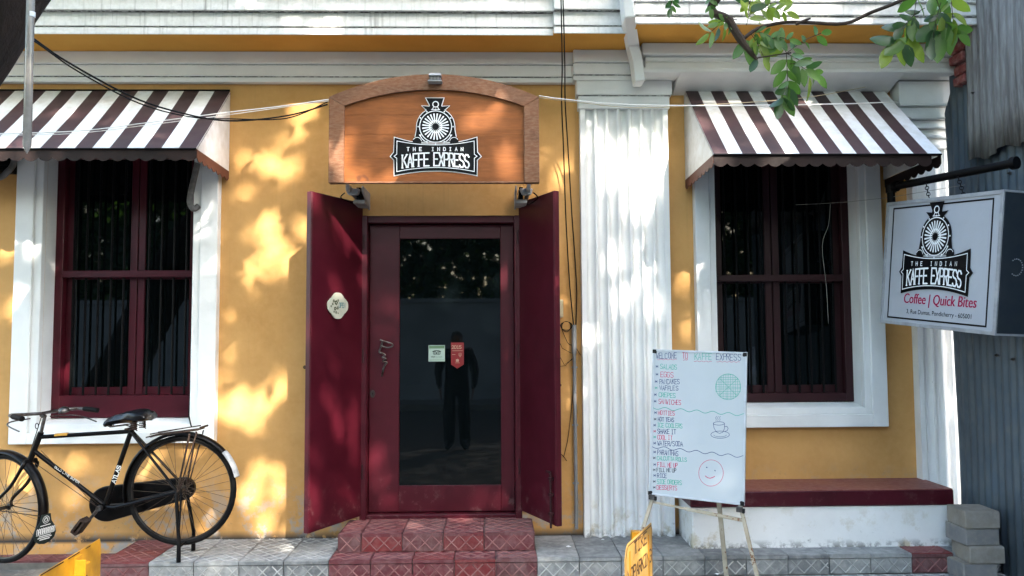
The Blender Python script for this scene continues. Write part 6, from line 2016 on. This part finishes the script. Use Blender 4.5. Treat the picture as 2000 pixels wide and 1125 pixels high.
# the photographer, standing behind the camera: dark clothes, both hands raised to the face
M['dark_cloth'] = mat('dark_clothing', (.015, .016, .02), .9)
M['skin'] = mat('brown_skin', (.22, .11, .07), .6)
ph_ = thing('person', (-.57, -5.75, 0), 'person in dark clothes standing in the street facing the cafe door', 'person')
J = {'pelvis': ((0, 0, .93), .19), 'waist': ((0, .01, 1.08), .175), 'chest': ((0, .0, 1.30), .19), 'neck': ((0, 0, 1.45), .06), 'neck2': ((0, .02, 1.52), .055),
     'shL': ((-.19, 0, 1.42), .085), 'elL': ((-.27, .04, 1.13), .066), 'haL': ((-.24, .10, .88), .033), 'shR': ((.19, 0, 1.42), .085), 'elR': ((.27, .04, 1.13), .066), 'haR': ((.24, .10, .88), .033),
     'hipL': ((-.10, 0, .86), .10), 'knL': ((-.11, .02, .48), .10), 'anL': ((-.12, -.02, .10), .085), 'toL': ((-.14, .14, .04), .035), 'hipR': ((.10, 0, .86), .10), 'knR': ((.11, .02, .48), .10), 'anR': ((.12, -.02, .10), .085), 'toR': ((.14, .14, .04), .035)}
keys = list(J); E_ = [('pelvis', 'waist'), ('waist', 'chest'), ('chest', 'neck'), ('neck', 'neck2'), ('chest', 'shL'), ('shL', 'elL'), ('elL', 'haL'), ('chest', 'shR'), ('shR', 'elR'), ('elR', 'haR'), ('pelvis', 'hipL'), ('hipL', 'knL'), ('knL', 'anL'), ('anL', 'toL'), ('pelvis', 'hipR'), ('hipR', 'knR'), ('knR', 'anR'), ('anR', 'toR')]
me = bpy.data.meshes.new('body'); me.from_pydata([J[k][0] for k in keys], [(keys.index(a), keys.index(b)) for a, b in E_], [])
bo = bpy.data.objects.new('body', me); COL.objects.link(bo); bo.parent = ph_; me.materials.append(M['dark_cloth'])
sm = bo.modifiers.new('skin', 'SKIN')
if not me.skin_vertices: 
    bm = bmesh.new(); bm.from_mesh(me); bm.verts.layers.skin.verify(); bm.to_mesh(me); bm.free()
for i, k in enumerate(keys):
    r_ = J[k][1]; me.skin_vertices[0].data[i].radius = (r_, r_ * (.7 if k in ('pelvis', 'waist', 'chest') else 1))
me.skin_vertices[0].data[0].use_root = True
ss = bo.modifiers.new('sub', 'SUBSURF'); ss.levels = 2; ss.render_levels = 2
for s_ in (-1, 1):
    h0 = Vector((s_ * .24, .10, .88))
    for k in range(5):
        a_ = (k - 2) * .018
        fl = (.05, .075, .08, .075, .06)[k] if k else .055
        MB().tube([h0 + Vector((0, a_, 0)), h0 + Vector((-s_ * .01, a_ * 1.1 + (.03 if k == 4 else 0), -.07)), h0 + Vector((-s_ * .02, a_ * 1.1 + (.04 if k == 4 else 0), -.07 - fl))], [.018, .010, .007], 6).build('finger', M['skin'], ph_, world=False, smooth=True)
mb = MB(); hc = Vector((0, .03, 1.60))
mb.lathe(hc - Vector((0, 0, .11)), (0, 0, 1), [(.03, 0), (.058, .02), (.072, .06), (.078, .11), (.074, .16), (.055, .20), (.02, .222)], 18)
mb.lathe(hc + Vector((0, .07, -.01)), (0, 1, -.25), [(.014, 0), (.012, .014), (.004, .022)], 8)
for s_ in (-1, 1): mb.lathe(hc + Vector((s_ * .076, 0, -.01)), (s_, 0, 0), [(.022, 0), (.024, .008), (.010, .014)], 8)
mb.build('head', M['skin'], ph_, world=False, smooth=True)
mb = MB(); mb.lathe(hc + Vector((0, -.012, .0)), (0, -.1, 1), [(.083, 0), (.086, .05), (.074, .095), (.045, .12), (.01, .13)], 18); mb.build('hair', M['dark_cloth'], ph_, world=False, smooth=True)

for o_ in bpy.data.objects:
    if '_org' in o_: del o_['_org']
